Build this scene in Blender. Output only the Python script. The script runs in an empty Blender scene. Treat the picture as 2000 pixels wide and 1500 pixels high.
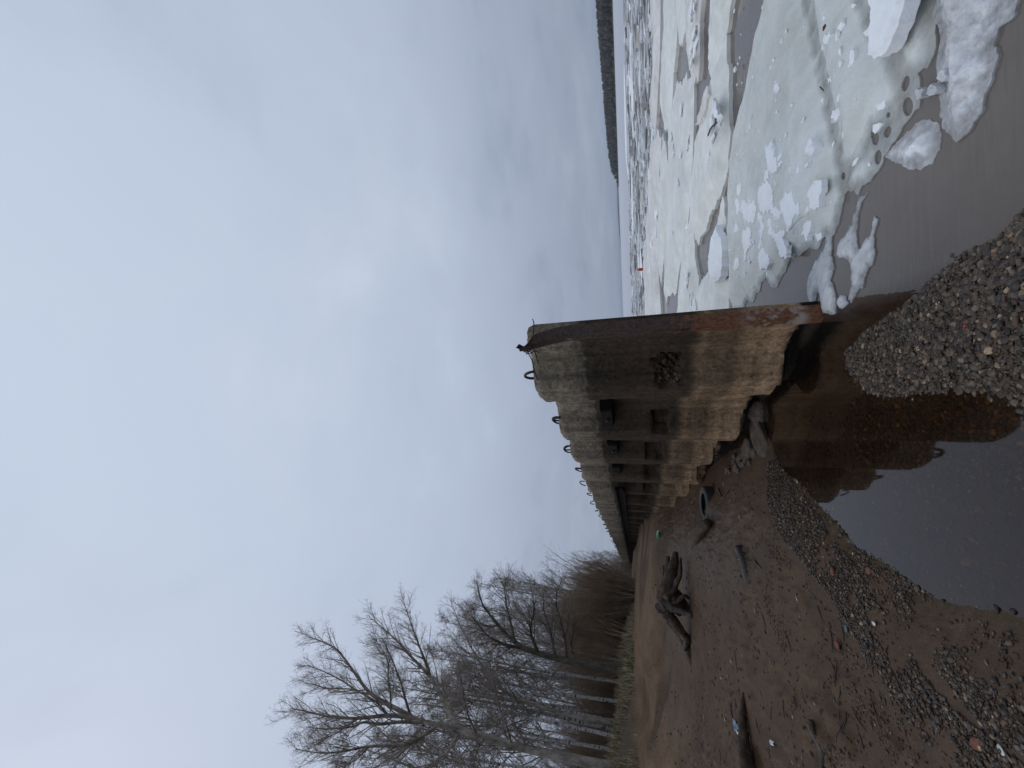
import bpy, bmesh, math, random
import numpy as np
from mathutils import Matrix, Vector
from mathutils.geometry import delaunay_2d_cdt
from math import radians, sin, cos, tan, atan2, pi, log, exp, sqrt

# ------------------------------------------------------------------ camera, sky, sun, exposure
scene = bpy.context.scene
F, EYE = 750.0, 1.5                       # focal length in photo pixels, eye height above the water
PITCH, TILT = radians(16.5), radians(2.2)
fw = np.array([0, cos(PITCH), sin(PITCH)])
_r0 = np.array([1.0, 0, 0]); _u0 = np.array([0, -sin(PITCH), cos(PITCH)])
rt = _r0*cos(TILT) - _u0*sin(TILT)
up = _u0*cos(TILT) + _r0*sin(TILT)
CAM = np.array([0, 0, EYE])
cd = bpy.data.cameras.new('camera')
cam = bpy.data.objects.new('camera', cd)
scene.collection.objects.link(cam)
cd.sensor_fit = 'HORIZONTAL'; cd.sensor_width = 36.0; cd.lens = 36.0*F/2000.0
cd.clip_start = 0.05; cd.clip_end = 20000
mw = Matrix.Identity(4)
for i in range(3):                        # the phone was held on its side: picture right = down
    mw[i][0] = -up[i]; mw[i][1] = rt[i]; mw[i][2] = -fw[i]; mw[i][3] = CAM[i]
cam.matrix_world = mw
scene.camera = cam
scene.render.resolution_x, scene.render.resolution_y = 1024, 768
scene.view_settings.view_transform = 'Standard'
scene.view_settings.look = 'None'
scene.view_settings.exposure = 0.0
scene.view_settings.gamma = 1.0
scene.render.engine = 'CYCLES'
scene.cycles.transparent_max_bounces = 16
scene.cycles.max_bounces = 8

def N(nt, typ, props=None, ins=None):
    n = nt.nodes.new(typ)
    for k, v in (props or {}).items(): setattr(n, k, v)
    for k, v in (ins or {}).items():
        s = n.inputs[k]
        if isinstance(v, bpy.types.NodeSocket): nt.links.new(v, s)
        elif isinstance(v, bpy.types.Node): nt.links.new(v.outputs[0], s)
        else: s.default_value = v
    return n
def ramp(nt, fac, stops, interp='LINEAR'):
    n = N(nt, 'ShaderNodeValToRGB', None, {0: fac})
    cr = n.color_ramp; cr.interpolation = interp
    while len(cr.elements) < len(stops): cr.elements.new(0.5)
    for e, (p, c) in zip(cr.elements, stops):
        e.position = p
        e.color = (c[0], c[1], c[2], 1) if not isinstance(c, (int, float)) else (c, c, c, 1)
    return n
def mth(nt, op, a, b=0.0, c=0.0, clamp=False):
    return N(nt, 'ShaderNodeMath', {'operation': op, 'use_clamp': clamp}, {0: a, 1: b, 2: c})
def mixc(nt, fac, a, b, mode='MIX'):
    n = N(nt, 'ShaderNodeMix', {'data_type': 'RGBA', 'blend_type': mode})
    for i, v in ((0, fac), (6, a), (7, b)):
        s = n.inputs[i]
        if isinstance(v, bpy.types.Node): v = v.outputs[2] if v.bl_idname == 'ShaderNodeMix' else v.outputs[0]
        if isinstance(v, bpy.types.NodeSocket): nt.links.new(v, s)
        elif i and len(v) == 3: s.default_value = (*v, 1)
        else: s.default_value = v
    return n.outputs[2]

world = bpy.data.worlds.new('World'); scene.world = world
world.use_nodes = True
nt = world.node_tree; nt.nodes.clear()
SUN_EL, SUN_AZ = radians(50), radians(-75)          # azimuth clockwise from the view axis (+Y)
sky = N(nt, 'ShaderNodeTexSky', {'sky_type': 'NISHITA', 'sun_disc': False, 'sun_elevation': SUN_EL, 'sun_rotation': SUN_AZ,
                                 'air_density': 1.0, 'dust_density': 2.0})
tc = N(nt, 'ShaderNodeTexCoord')
sep = N(nt, 'ShaderNodeSeparateXYZ', None, {0: tc.outputs['Generated']})
zc = mth(nt, 'MAXIMUM', sep.outputs[2], 0.0)
den = mth(nt, 'ADD', zc, 0.16)
cu = mth(nt, 'DIVIDE', sep.outputs[0], den); cv = mth(nt, 'DIVIDE', sep.outputs[1], den)
cvec = N(nt, 'ShaderNodeCombineXYZ', None, {0: cu, 1: cv, 2: 0.3})
n1 = N(nt, 'ShaderNodeTexNoise', None, {'Vector': cvec, 'Scale': 0.75, 'Detail': 5.0, 'Roughness': 0.5, 'Distortion': 0.5})
n2 = N(nt, 'ShaderNodeTexNoise', None, {'Vector': cvec, 'Scale': 2.1, 'Detail': 4.0, 'Roughness': 0.55, 'Distortion': 0.3})
nn = mth(nt, 'ADD', mth(nt, 'MULTIPLY', n1.outputs[0], 0.65), mth(nt, 'MULTIPLY', n2.outputs[0], 0.35))
cl = ramp(nt, nn, [(0.30, (0.43, 0.50, 0.63)), (0.5, (0.52, 0.592, 0.735)), (0.70, (0.60, 0.685, 0.80))], 'EASE')
hz = ramp(nt, zc, [(0.0, (0.56, 0.59, 0.635)), (0.10, (0.61, 0.615, 0.65)), (0.40, (0.90, 0.90, 0.91)), (1.0, (1.14, 1.14, 1.11))])
ccol = mixc(nt, 1.0, cl, hz, 'MULTIPLY')
skyc = mixc(nt, 1.0, sky, (0.10, 0.10, 0.10), 'MULTIPLY')
wcol = mixc(nt, 0.94, skyc, ccol)
bg = N(nt, 'ShaderNodeBackground', None, {0: wcol, 1: 1.0})
N(nt, 'ShaderNodeOutputWorld', None, {0: bg})

sl = bpy.data.lights.new('sun', 'SUN'); sl.energy = 0.6; sl.angle = radians(50); sl.color = (1.0, 0.96, 0.9)
sun = bpy.data.objects.new('sun', sl); scene.collection.objects.link(sun)
sun.rotation_euler = Vector((sin(SUN_AZ)*cos(SUN_EL), cos(SUN_AZ)*cos(SUN_EL), sin(SUN_EL))).to_track_quat('Z', 'Y').to_euler()

# ------------------------------------------------------------------ helpers
rnd = random.Random(7)
rng = np.random.default_rng(11)
def ray(px, py): return F*fw + rt*(750-py) - up*(px-1000)
def P(px, py, z=0.0):
    d = ray(px, py); return CAM + d*((z-EYE)/d[2])
def PD(px, py, D):                        # point at horizontal distance D along a sight line
    d = ray(px, py); return CAM + d*(D/math.hypot(d[0], d[1]))
def polar(az, d, z=0.0):
    a = radians(az); return np.array([sin(a)*d, cos(a)*d, z])

def _hash(ix, iy, iz, seed):
    h = (ix.astype(np.int64)*374761393 + iy.astype(np.int64)*668265263 + iz.astype(np.int64)*2147483647 + seed*1274126177) & 0xffffffff
    h = ((h ^ (h >> 13))*1274126177) & 0xffffffff
    return ((h ^ (h >> 16)) & 0xffff)/65535.0
def vnoise(x, y, z=None, seed=0):
    x = np.asarray(x, float); y = np.asarray(y, float); z = np.zeros_like(x) if z is None else np.asarray(z, float)
    ix, iy, iz = np.floor(x), np.floor(y), np.floor(z)
    fx, fy, fz = x-ix, y-iy, z-iz
    fx = fx*fx*(3-2*fx); fy = fy*fy*(3-2*fy); fz = fz*fz*(3-2*fz)
    o = 0
    for a in (0, 1):
        for b in (0, 1):
            for c in (0, 1):
                w = (fx if a else 1-fx)*(fy if b else 1-fy)*(fz if c else 1-fz)
                o = o + w*_hash(ix+a, iy+b, iz+c, seed)
    return o*2-1
def fbm(x, y, z=None, oct=4, seed=0, gain=0.5):
    o = 0; a = 1; s = 0
    x = np.asarray(x, float); y = np.asarray(y, float); zz = None if z is None else np.asarray(z, float)
    for i in range(oct):
        f = 2.03**i
        o = o + a*vnoise(x*f+i*17.3, y*f-i*9.1, None if zz is None else zz*f+i*3.7, seed+i); s += a; a *= gain
    return o/s
def sstep(a, b, x):
    t = np.clip((x-a)/(b-a), 0, 1); return t*t*(3-2*t)

def np_mesh(name, V, faces, smooth=True, cols=None):
    me = bpy.data.meshes.new(name)
    V = np.ascontiguousarray(V, np.float32)
    me.vertices.add(len(V)); me.vertices.foreach_set('co', V.ravel())
    faces = [np.asarray(f, np.int32) for f in faces if len(f)]
    loops = np.concatenate([f.ravel() for f in faces])
    tot = np.concatenate([np.full(len(f), f.shape[1], np.int32) for f in faces])
    st = np.concatenate([[0], np.cumsum(tot)[:-1]]).astype(np.int32)
    me.loops.add(len(loops)); me.loops.foreach_set('vertex_index', loops)
    me.polygons.add(len(tot)); me.polygons.foreach_set('loop_start', st)
    me.polygons.foreach_set('use_smooth', np.full(len(tot), bool(smooth)))
    if cols is not None:
        ca = me.color_attributes.new('Col', 'FLOAT_COLOR', 'POINT')
        c = np.ones((len(V), 4), np.float32); c[:, :cols.shape[1]] = cols
        ca.data.foreach_set('color', c.ravel())
    me.update(calc_edges=True); me.validate()
    return me
def link(name, me, mat=None, parent=None, loc=None):
    o = bpy.data.objects.new(name, me); scene.collection.objects.link(o)
    if mat is not None and me is not None and not me.materials: me.materials.append(mat)
    if parent is not None: o.parent = parent
    if loc is not None: o.location = loc
    return o
def tag(o, label=None, cat=None, group=None, kind=None):
    if label: o['label'] = label
    if cat: o['category'] = cat
    if group: o['group'] = group
    if kind: o['kind'] = kind
    return o
def empty(name, loc=(0, 0, 0)):
    o = bpy.data.objects.new(name, None); scene.collection.objects.link(o); o.location = loc
    o.empty_display_size = 0.2
    return o
def copy_tree(o, parent=None):
    c = o.copy(); scene.collection.objects.link(c)
    if parent is not None: c.parent = parent
    for ch in list(o.children): copy_tree(ch, c)
    return c

def tube(pts, rad, k=8, cap=True, wob=0.0, seed=0):
    pts = np.asarray(pts, float); rad = np.asarray(rad, float); n = len(pts)
    t = np.gradient(pts, axis=0); t /= np.linalg.norm(t, axis=1)[:, None]+1e-9
    ref = np.array([0, 0, 1.0]) if abs(t[:, 2]).mean() < 0.8 else np.array([1.0, 0, 0])
    a = np.cross(t, ref); a /= np.linalg.norm(a, axis=1)[:, None]+1e-9
    b = np.cross(t, a)
    th = np.arange(k)*2*pi/k
    R = rad[:, None]*np.ones(k)
    if wob:
        R = R*(1+wob*fbm(np.arange(n)[:, None]*0.7+seed*3.1+0*th, np.cos(th)[None]*1.6+5+0*rad[:, None], np.sin(th)[None]*1.6+0*rad[:, None], 3, seed))
    V = pts[:, None, :]+R[..., None]*(np.cos(th)[None, :, None]*a[:, None, :]+np.sin(th)[None, :, None]*b[:, None, :])
    V = V.reshape(-1, 3)
    i = np.arange(n-1)[:, None]*k; j = np.arange(k)[None]; j2 = (j+1) % k
    Q = np.stack([i+j, i+j2, i+k+j2, i+k+j], -1).reshape(-1, 4)
    T = np.zeros((0, 3), int)
    if cap:
        c0 = len(V); V = np.vstack([V, pts[0], pts[-1]])
        jj = np.arange(k); j3 = (jj+1) % k
        T = np.vstack([np.stack([np.full(k, c0), j3, jj], 1), np.stack([np.full(k, c0+1), (n-1)*k+jj, (n-1)*k+j3], 1)])
    return V, Q, T
class MB:
    def __init__(s): s.V = []; s.Q = []; s.T = []; s.n = 0; s.C = []
    def add(s, V, Q=None, T=None, col=None):
        s.V.append(V)
        if Q is not None and len(Q): s.Q.append(np.asarray(Q)+s.n)
        if T is not None and len(T): s.T.append(np.asarray(T)+s.n)
        if col is not None: s.C.append(np.broadcast_to(np.asarray(col, float), (len(V), 3)) if np.ndim(col) == 1 else col)
        s.n += len(V); return s
    def tube(s, *a, col=None, **k):
        V, Q, T = tube(*a, **k); return s.add(V, Q, T, col)
    def box(s, lo, hi, M=None, col=None):
        x0, y0, z0 = lo; x1, y1, z1 = hi
        V = np.array([[x0, y0, z0], [x1, y0, z0], [x1, y1, z0], [x0, y1, z0], [x0, y0, z1], [x1, y0, z1], [x1, y1, z1], [x0, y1, z1]], float)
        if M is not None: V = V@np.asarray(M)[:3, :3].T+np.asarray(M)[:3, 3]
        return s.add(V, [[0, 3, 2, 1], [4, 5, 6, 7], [0, 1, 5, 4], [1, 2, 6, 5], [2, 3, 7, 6], [3, 0, 4, 7]], None, col)
    def mesh(s, name, smooth=True):
        return np_mesh(name, np.vstack(s.V), [x for x in ([np.vstack(s.Q)] if s.Q else [])+([np.vstack(s.T)] if s.T else [])], smooth,
                       np.vstack(s.C) if s.C else None)

def ico(sub):
    bm = bmesh.new(); bmesh.ops.create_icosphere(bm, subdivisions=sub, radius=1.0)
    v = np.array([q.co[:] for q in bm.verts]); f = np.array([[q.index for q in t.verts] for t in bm.faces]); bm.free(); return v, f
# ------------------------------------------------------------------ materials
def new_mat(name):
    m = bpy.data.materials.new(name); m.use_nodes = True; m.node_tree.nodes.clear(); return m, m.node_tree
def out(nt, sh, vol=None):
    ins = {}
    if sh is not None: ins[0] = sh
    if vol is not None: ins[1] = vol
    N(nt, 'ShaderNodeOutputMaterial', None, ins)
def bsdf(nt, col, rough=0.7, normal=None, spec=0.4, **kw):
    ins = {'Base Color': col if not (isinstance(col, tuple) and len(col) == 3) else (*col, 1), 'Roughness': rough, 'Specular IOR Level': spec}
    if normal is not None: ins['Normal'] = normal
    ins.update(kw)
    return N(nt, 'ShaderNodeBsdfPrincipled', None, ins)
def noise(nt, vec, scale, detail=4.0, rough=0.55, dist=0.0):
    return N(nt, 'ShaderNodeTexNoise', None, {'Vector': vec, 'Scale': scale, 'Detail': detail, 'Roughness': rough, 'Distortion': dist})
def bump(nt, h, strength=0.3, dist=0.02, normal=None):
    ins = {'Height': h, 'Strength': strength, 'Distance': dist}
    if normal is not None: ins['Normal'] = normal
    return N(nt, 'ShaderNodeBump', None, ins)
def geo(nt): return N(nt, 'ShaderNodeNewGeometry').outputs['Position']
def obj_co(nt): return N(nt, 'ShaderNodeTexCoord').outputs['Object']
def scaled(nt, vec, s): return N(nt, 'ShaderNodeVectorMath', {'operation': 'MULTIPLY'}, {0: vec, 1: s}).outputs[0]

def simple(name, col, rough=0.7, var=0.25, scale=20, bmp=0.3, bdist=0.01, stretch=(1, 1, 1), spec=0.4, col2=None, metal=0.0):
    m, nt = new_mat(name); v = scaled(nt, obj_co(nt), stretch)
    n = noise(nt, v, scale, 6.0, 0.62)
    c2 = col2 or tuple(c*(1-var)*0.6 for c in col)
    c = ramp(nt, n.outputs[0], [(0.3, c2), (0.68, tuple(min(1, x*(1+var)) for x in col))])
    n3 = noise(nt, v, scale*5, 3.0)
    out(nt, bsdf(nt, c.outputs[0], rough, bump(nt, mth(nt, 'ADD', n.outputs[0], mth(nt, 'MULTIPLY', n3.outputs[0], 0.4)), bmp, bdist), spec, Metallic=metal))
    return m

def mk_sand():
    m, nt = new_mat('beach_ground'); g = geo(nt)
    at = N(nt, 'ShaderNodeAttribute', {'attribute_name': 'Col'})
    n = noise(nt, g, 2.2, 6.0, 0.6); n2 = noise(nt, g, 90.0, 3.0, 0.6); n3 = noise(nt, g, 14.0, 5.0, 0.6)
    k = mth(nt, 'ADD', mth(nt, 'MULTIPLY', n.outputs[0], 0.7), mth(nt, 'MULTIPLY', n2.outputs[0], 0.5))
    k = mth(nt, 'ADD', k, mth(nt, 'MULTIPLY', n3.outputs[0], 0.5))
    kc = ramp(nt, k, [(0.5, 0.55), (0.85, 1.0), (1.0, 1.35)])
    c = mixc(nt, 1.0, at.outputs['Color'], kc, 'MULTIPLY')
    vo = N(nt, 'ShaderNodeTexVoronoi', None, {'Vector': g, 'Scale': 55.0})
    sp = ramp(nt, N(nt, 'ShaderNodeSeparateColor', None, {0: vo.outputs['Color']}).outputs[0], [(0.90, 0.0), (0.93, 1.0)], 'CONSTANT')
    near = ramp(nt, vo.outputs['Distance'], [(0.18, 1.0), (0.3, 0.0)])
    fac = mth(nt, 'MULTIPLY', sp.outputs[0], mth(nt, 'MULTIPLY', near.outputs[0], 0.45))
    c = mixc(nt, fac, c, (0.16, 0.145, 0.12))
    rough = mth(nt, 'ADD', mth(nt, 'MULTIPLY', n3.outputs[0], 0.25), mth(nt, 'SUBTRACT', 0.85, mth(nt, 'MULTIPLY', at.outputs['Alpha'], 0.42)))
    h = mth(nt, 'ADD', mth(nt, 'MULTIPLY', n2.outputs[0], 0.25), n3.outputs[0])
    out(nt, bsdf(nt, c, rough, bump(nt, h, 0.5, 0.02), 0.16)); return m

def mk_attr(name, rough=0.6, scale=60, var=0.35, bmp=0.2, bd=0.004, spec=0.4):
    m, nt = new_mat(name); g = geo(nt)
    at = N(nt, 'ShaderNodeAttribute', {'attribute_name': 'Col'})
    n = noise(nt, g, scale, 4.0, 0.6)
    c = mixc(nt, 1.0, at.outputs['Color'], ramp(nt, n.outputs[0], [(0.3, 1-var), (0.7, 1+var)]), 'MULTIPLY')
    out(nt, bsdf(nt, c, rough, bump(nt, n.outputs[0], bmp, bd), spec)); return m

def mk_concrete():
    m, nt = new_mat('weathered_concrete'); g = geo(nt)
    sx = N(nt, 'ShaderNodeSeparateXYZ', None, {0: g})
    big = noise(nt, g, 1.7, 5.0, 0.6); mid = noise(nt, g, 9.0, 6.0, 0.65); fine = noise(nt, g, 26.0, 6.0, 0.75)
    st = noise(nt, scaled(nt, g, (7.0, 7.0, 0.55)), 1.6, 5.0, 0.6)
    z = mth(nt, 'ADD', sx.outputs[2], mth(nt, 'MULTIPLY', mth(nt, 'SUBTRACT', big.outputs[0], 0.5), 0.16))
    z = mth(nt, 'ADD', z, mth(nt, 'MULTIPLY', mth(nt, 'SUBTRACT', mid.outputs[0], 0.5), 0.12))
    zn = mth(nt, 'DIVIDE', z, 2.6)
    c = ramp(nt, zn, [(0.0, (0.012, 0.010, 0.008)), (0.045, (0.02, 0.016, 0.012)), (0.058, (0.33, 0.24, 0.165)), (0.10, (0.42, 0.31, 0.215)), (0.145, (0.27, 0.20, 0.135)),  # lowest stops: wet algae stain, blackened further to paint shade into the undercut
                      (0.155, (0.40, 0.295, 0.20)), (0.20, (0.27, 0.195, 0.13)), (0.215, (0.17, 0.125, 0.09)), (0.30, (0.20, 0.15, 0.105)), (0.315, (0.27, 0.2, 0.14)),
                      (0.345, (0.10, 0.078, 0.056)), (0.36, (0.055, 0.044, 0.034)), (0.48, (0.068, 0.052, 0.040)), (0.60, (0.062, 0.047, 0.037)), (0.70, (0.058, 0.05, 0.038)),
                      (0.725, (0.075, 0.068, 0.05)), (0.735, (0.20, 0.185, 0.165)), (0.84, (0.275, 0.255, 0.23)), (0.95, (0.235, 0.22, 0.198))])
    stc = ramp(nt, st.outputs[0], [(0.34, 0.5), (0.5, 0.95), (0.64, 1.35)])
    c2 = mixc(nt, 0.7, c, stc, 'MULTIPLY')
    mc = ramp(nt, mid.outputs[0], [(0.3, 0.5), (0.55, 1.05), (0.75, 1.2)])
    c2 = mixc(nt, 0.7, c2, mc, 'MULTIPLY')
    sp = ramp(nt, fine.outputs[0], [(0.40, 0.35), (0.5, 0.95), (0.62, 1.6)])
    c2 = mixc(nt, 0.55, c2, sp, 'MULTIPLY')
    c2 = mixc(nt, 1.0, c2, (0.88, 0.78, 0.66), 'MULTIPLY')
    # green-brown algae on the cap
    moss = mth(nt, 'MULTIPLY', ramp(nt, big.outputs[0], [(0.48, 0.0), (0.62, 1.0)]), ramp(nt, zn, [(0.7, 0.0), (0.8, 0.65)]))
    c2 = mixc(nt, mth(nt, 'MULTIPLY', moss, 0.35), c2, (0.11, 0.11, 0.055))
    h = mth(nt, 'ADD', mid.outputs[0], mth(nt, 'MULTIPLY', fine.outputs[0], 0.5))
    out(nt, bsdf(nt, c2, 0.85, bump(nt, h, 0.65, 0.022), 0.25)); return m

def mk_rust():
    m, nt = new_mat('rusty_steel'); g = geo(nt)
    sx = N(nt, 'ShaderNodeSeparateXYZ', None, {0: g})
    a = noise(nt, g, 5.0, 6.0, 0.65); b = noise(nt, g, 38.0, 5.0, 0.65); d = noise(nt, g, 2.6, 2.0)
    dark = ramp(nt, b.outputs[0], [(0.3, (0.022, 0.016, 0.015)), (0.7, (0.07, 0.05, 0.045))])
    rus = ramp(nt, b.outputs[0], [(0.3, (0.05, 0.022, 0.013)), (0.62, (0.19, 0.078, 0.035))])
    zz = mth(nt, 'ADD', sx.outputs[2], mth(nt, 'MULTIPLY', mth(nt, 'SUBTRACT', a.outputs[0], 0.5), 0.9))
    c = mixc(nt, ramp(nt, zz, [(0.95, 1.0), (1.0, 0.15)]), dark, rus)
    lim = ramp(nt, noise(nt, g, 8.0, 5.0, 0.7).outputs[0], [(0.44, 0.0), (0.54, 0.85)])
    lz = ramp(nt, sx.outputs[2], [(0.08, 0.0), (0.14, 1.0), (0.45, 0.9), (0.62, 0.0)])
    c = mixc(nt, mth(nt, 'MULTIPLY', lim.outputs[0], lz.outputs[0]), c, (0.34, 0.29, 0.245))
    out(nt, bsdf(nt, c, 0.75, bump(nt, mth(nt, 'ADD', a.outputs[0], b.outputs[0]), 0.6, 0.008), 0.35)); return m

def mk_ice(name, c_lo, c_hi, rough=0.45, dirt=0.3, dirtc=(0.42, 0.38, 0.30), scale=1.0, thin=0.0):
    m, nt = new_mat(name); g = geo(nt)
    a = noise(nt, g, 0.9*scale, 6.0, 0.6, 0.4); b = noise(nt, g, 6.0*scale, 6.0, 0.65); d = noise(nt, g, 45.0, 4.0, 0.6)
    c = ramp(nt, mth(nt, 'ADD', mth(nt, 'MULTIPLY', a.outputs[0], 0.6), mth(nt, 'MULTIPLY', b.outputs[0], 0.4)), [(0.36, c_lo), (0.6, c_hi)])
    st = noise(nt, g, 2.3*scale, 7.0, 0.7, 0.8)
    df = mth(nt, 'MULTIPLY', ramp(nt, st.outputs[0], [(0.46, 0.0), (0.72, 1.0)]), dirt)
    c2 = mixc(nt, df, c, dirtc)
    h = mth(nt, 'ADD', b.outputs[0], mth(nt, 'MULTIPLY', d.outputs[0], 0.25))
    rr = ramp(nt, b.outputs[0], [(0.35, rough*0.6), (0.65, min(1, rough*1.5))])
    sh = bsdf(nt, c2, rr, bump(nt, h, 0.5, 0.03), 0.4)
    if thin > 0:                            # thin water-soaked ice lets the water show through
        sx = N(nt, 'ShaderNodeSeparateXYZ', None, {0: g})
        zz = mth(nt, 'ADD', sx.outputs[2], mth(nt, 'MULTIPLY', mth(nt, 'SUBTRACT', b.outputs[0], 0.5), thin*0.9))
        al = ramp(nt, mth(nt, 'DIVIDE', zz, thin), [(0.05, 0.28), (0.9, 1.0)])
        sh = N(nt, 'ShaderNodeMixShader', None, {0: al, 1: N(nt, 'ShaderNodeBsdfTransparent', None, {0: (0.95, 0.95, 0.95, 1)}), 2: sh})
    out(nt, sh); return m

W = np.array([-0.4406, 0.8977]); NRM = np.array([-0.8977, -0.4406]); WO = np.array([0.43, 3.58])   # wall line, its beach-side normal, its near end

def mk_water():
    m, nt = new_mat('river_water'); g = geo(nt)
    sx = N(nt, 'ShaderNodeSeparateXYZ', None, {0: g})
    mm = mth(nt, 'ADD', mth(nt, 'MULTIPLY', sx.outputs[0], float(NRM[0])), mth(nt, 'ADD', mth(nt, 'MULTIPLY', sx.outputs[1], float(NRM[1])), float(-WO@NRM)))
    # suspended silt: thick in the open river, nearly none in the still pool behind the wall
    lay = noise(nt, g, 0.9, 3.0)
    mm = mth(nt, 'ADD', mm, mth(nt, 'MULTIPLY', mth(nt, 'SUBTRACT', lay.outputs[0], 0.5), 0.25))
    # measured towards the river
    rv = mth(nt, 'MAXIMUM', mth(nt, 'MULTIPLY', mm, -1.0), mth(nt, 'SUBTRACT', sx.outputs[0], 0.42))
    silt = ramp(nt, mth(nt, 'ADD', rv, 0.2), [(0.0, 0.04), (0.16, 0.08), (0.30, 0.62), (0.8, 0.90)])
    dn = noise(nt, g, 3.0, 4.0)
    sc = ramp(nt, dn.outputs[0], [(0.3, (0.125, 0.103, 0.085)), (0.7, (0.15, 0.125, 0.104))])
    body = N(nt, 'ShaderNodeMixShader', None, {0: silt, 1: N(nt, 'ShaderNodeBsdfTransparent', None, {0: (0.66, 0.47, 0.26, 1)}),
                                               2: N(nt, 'ShaderNodeBsdfDiffuse', None, {0: sc})})
    rip = noise(nt, scaled(nt, g, (5.0, 24.0, 1.0)), 1.0, 2.0, 0.45)
    rz = ramp(nt, noise(nt, g, 0.55, 2.0).outputs[0], [(0.40, 0.0), (0.55, 1.0)])
    rm = mth(nt, 'MULTIPLY', rip.outputs[0], mth(nt, 'MULTIPLY', rz, ramp(nt, silt, [(0.2, 0.0), (0.7, 1.0)])))
    bp = bump(nt, rm, 0.22, 0.02)
    wind = ramp(nt, mth(nt, 'MULTIPLY', rv, 0.01), [(0.10, 0.03), (0.45, 0.28)])   # ruffled by wind out in the open stream
    gl = N(nt, 'ShaderNodeBsdfGlossy', None, {'Color': (0.92, 0.92, 0.92, 1), 'Roughness': wind, 'Normal': bp})
    fr = N(nt, 'ShaderNodeFresnel', None, {0: 1.48, 'Normal': bp})
    out(nt, N(nt, 'ShaderNodeMixShader', None, {0: fr, 1: body, 2: gl})); return m

def mk_birch():
    m, nt = new_mat('birch_bark'); v = obj_co(nt)
    sx = N(nt, 'ShaderNodeSeparateXYZ', None, {0: v})
    n = noise(nt, scaled(nt, v, (4, 4, 9)), 1.5, 4.0, 0.65)
    lowd = ramp(nt, mth(nt, 'ADD', sx.outputs[2], mth(nt, 'MULTIPLY', n.outputs[0], 1.2)), [(0.4, 0.1), (1.0, 0.0)])
    k = mth(nt, 'SUBTRACT', n.outputs[0], lowd)
    c = ramp(nt, k, [(0.41, (0.03, 0.027, 0.025)), (0.47, (0.30, 0.29, 0.275)), (0.8, (0.50, 0.485, 0.46))])
    out(nt, bsdf(nt, c, 0.8, bump(nt, n.outputs[0], 0.4, 0.02), 0.3)); return m

M_sand = mk_sand()
M_peb = mk_attr('pebbles', 0.5, 70, spec=0.28)
M_con = mk_concrete()
M_rust = mk_rust()
M_darksteel = simple('dark_steel', (0.013, 0.012, 0.012), 0.85, 0.4, 14, 0.4, 0.006, (1, 1, 1), 0.15)
M_loop = simple('loop_steel', (0.035, 0.024, 0.02), 0.7, 0.4, 40, 0.4, 0.003)
M_ice_wet = mk_ice('wet_grey_ice', (0.51, 0.53, 0.49), (0.70, 0.725, 0.70), 0.33, 0.5, (0.48, 0.45, 0.34), 1.0, 0.028)
M_thin = mk_ice('thin_grey_ice', (0.34, 0.35, 0.36), (0.62, 0.64, 0.66), 0.35, 0.4, (0.36, 0.34, 0.30), 3.0, 0.022)
M_ice = mk_ice('white_ice', (0.60, 0.61, 0.575), (0.84, 0.845, 0.80), 0.5, 0.35, (0.56, 0.52, 0.42))
M_ice_tan = mk_ice('dirty_ice', (0.58, 0.56, 0.52), (0.80, 0.79, 0.765), 0.6, 0.4, (0.42, 0.37, 0.30))
M_snow = mk_ice('crusted_snow', (0.78, 0.81, 0.83), (0.90, 0.92, 0.93), 0.65, 0.12, (0.6, 0.56, 0.5))
M_gran = mk_ice('granular_ice', (0.42, 0.43, 0.44), (0.80, 0.82, 0.84), 0.5, 0.7, (0.33, 0.30, 0.26), 3.2, 0.032)
M_lump = mk_ice('soaked_snow', (0.62, 0.64, 0.66), (0.88, 0.90, 0.92), 0.5, 0.3, (0.5, 0.48, 0.44), 2.0, 0.03)
M_brash = mk_attr('brash_ice', 0.6, 3.0, 0.25, 0.4, 0.03)
M_water = mk_water()
M_wood = simple('drift_wood', (0.060, 0.039, 0.025), 0.8, 0.6, 11, 0.9, 0.03, (1, 1, 1), 0.3, (0.012, 0.009, 0.007))
M_wetwood = simple('wet_wood', (0.05, 0.033, 0.022), 0.55, 0.45, 14, 0.6, 0.01, (1, 1, 1), 0.4, (0.013, 0.009, 0.007))
M_bark = simple('grey_bark', (0.26, 0.228, 0.19), 0.9, 0.4, 5, 0.8, 0.04, (1, 1, 0.5), 0.2, (0.055, 0.047, 0.038))
M_alder = simple('dark_bark', (0.085, 0.072, 0.056), 0.9, 0.4, 5, 0.8, 0.04, (1, 1, 0.5), 0.2, (0.03, 0.026, 0.02))
M_birch = mk_birch()
M_twig = simple('bare_twigs', (0.27, 0.225, 0.188), 0.85, 0.3, 2.0, 0.0, 0.01, (1, 1, 1), 0.2, (0.17, 0.14, 0.115))
M_twig_b = simple('brown_twigs', (0.22, 0.16, 0.105), 0.85, 0.3, 2.0, 0.0, 0.01, (1, 1, 1), 0.2, (0.135, 0.095, 0.064))
M_grass = mk_attr('dry_grass', 0.8, 3.0, 0.3, 0.0, 0.01, 0.2)
M_rub = simple('tyre_rubber', (0.035, 0.036, 0.036), 0.7, 0.3, 30, 0.3, 0.004, (1, 1, 1), 0.4, (0.018, 0.018, 0.018))
M_rub_dusty = simple('dusty_rubber', (0.058, 0.058, 0.055), 0.85, 0.3, 22, 0.3, 0.004, (1, 1, 1), 0.3, (0.045, 0.044, 0.042))
M_brick = simple('red_brick', (0.17, 0.06, 0.036), 0.8, 0.25, 60, 0.5, 0.004)
M_green = simple('green_plastic', (0.03, 0.24, 0.09), 0.3, 0.1, 10, 0.0)
M_teal = simple('teal_plastic', (0.07, 0.13, 0.125), 0.5, 0.1, 10, 0.0)
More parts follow.
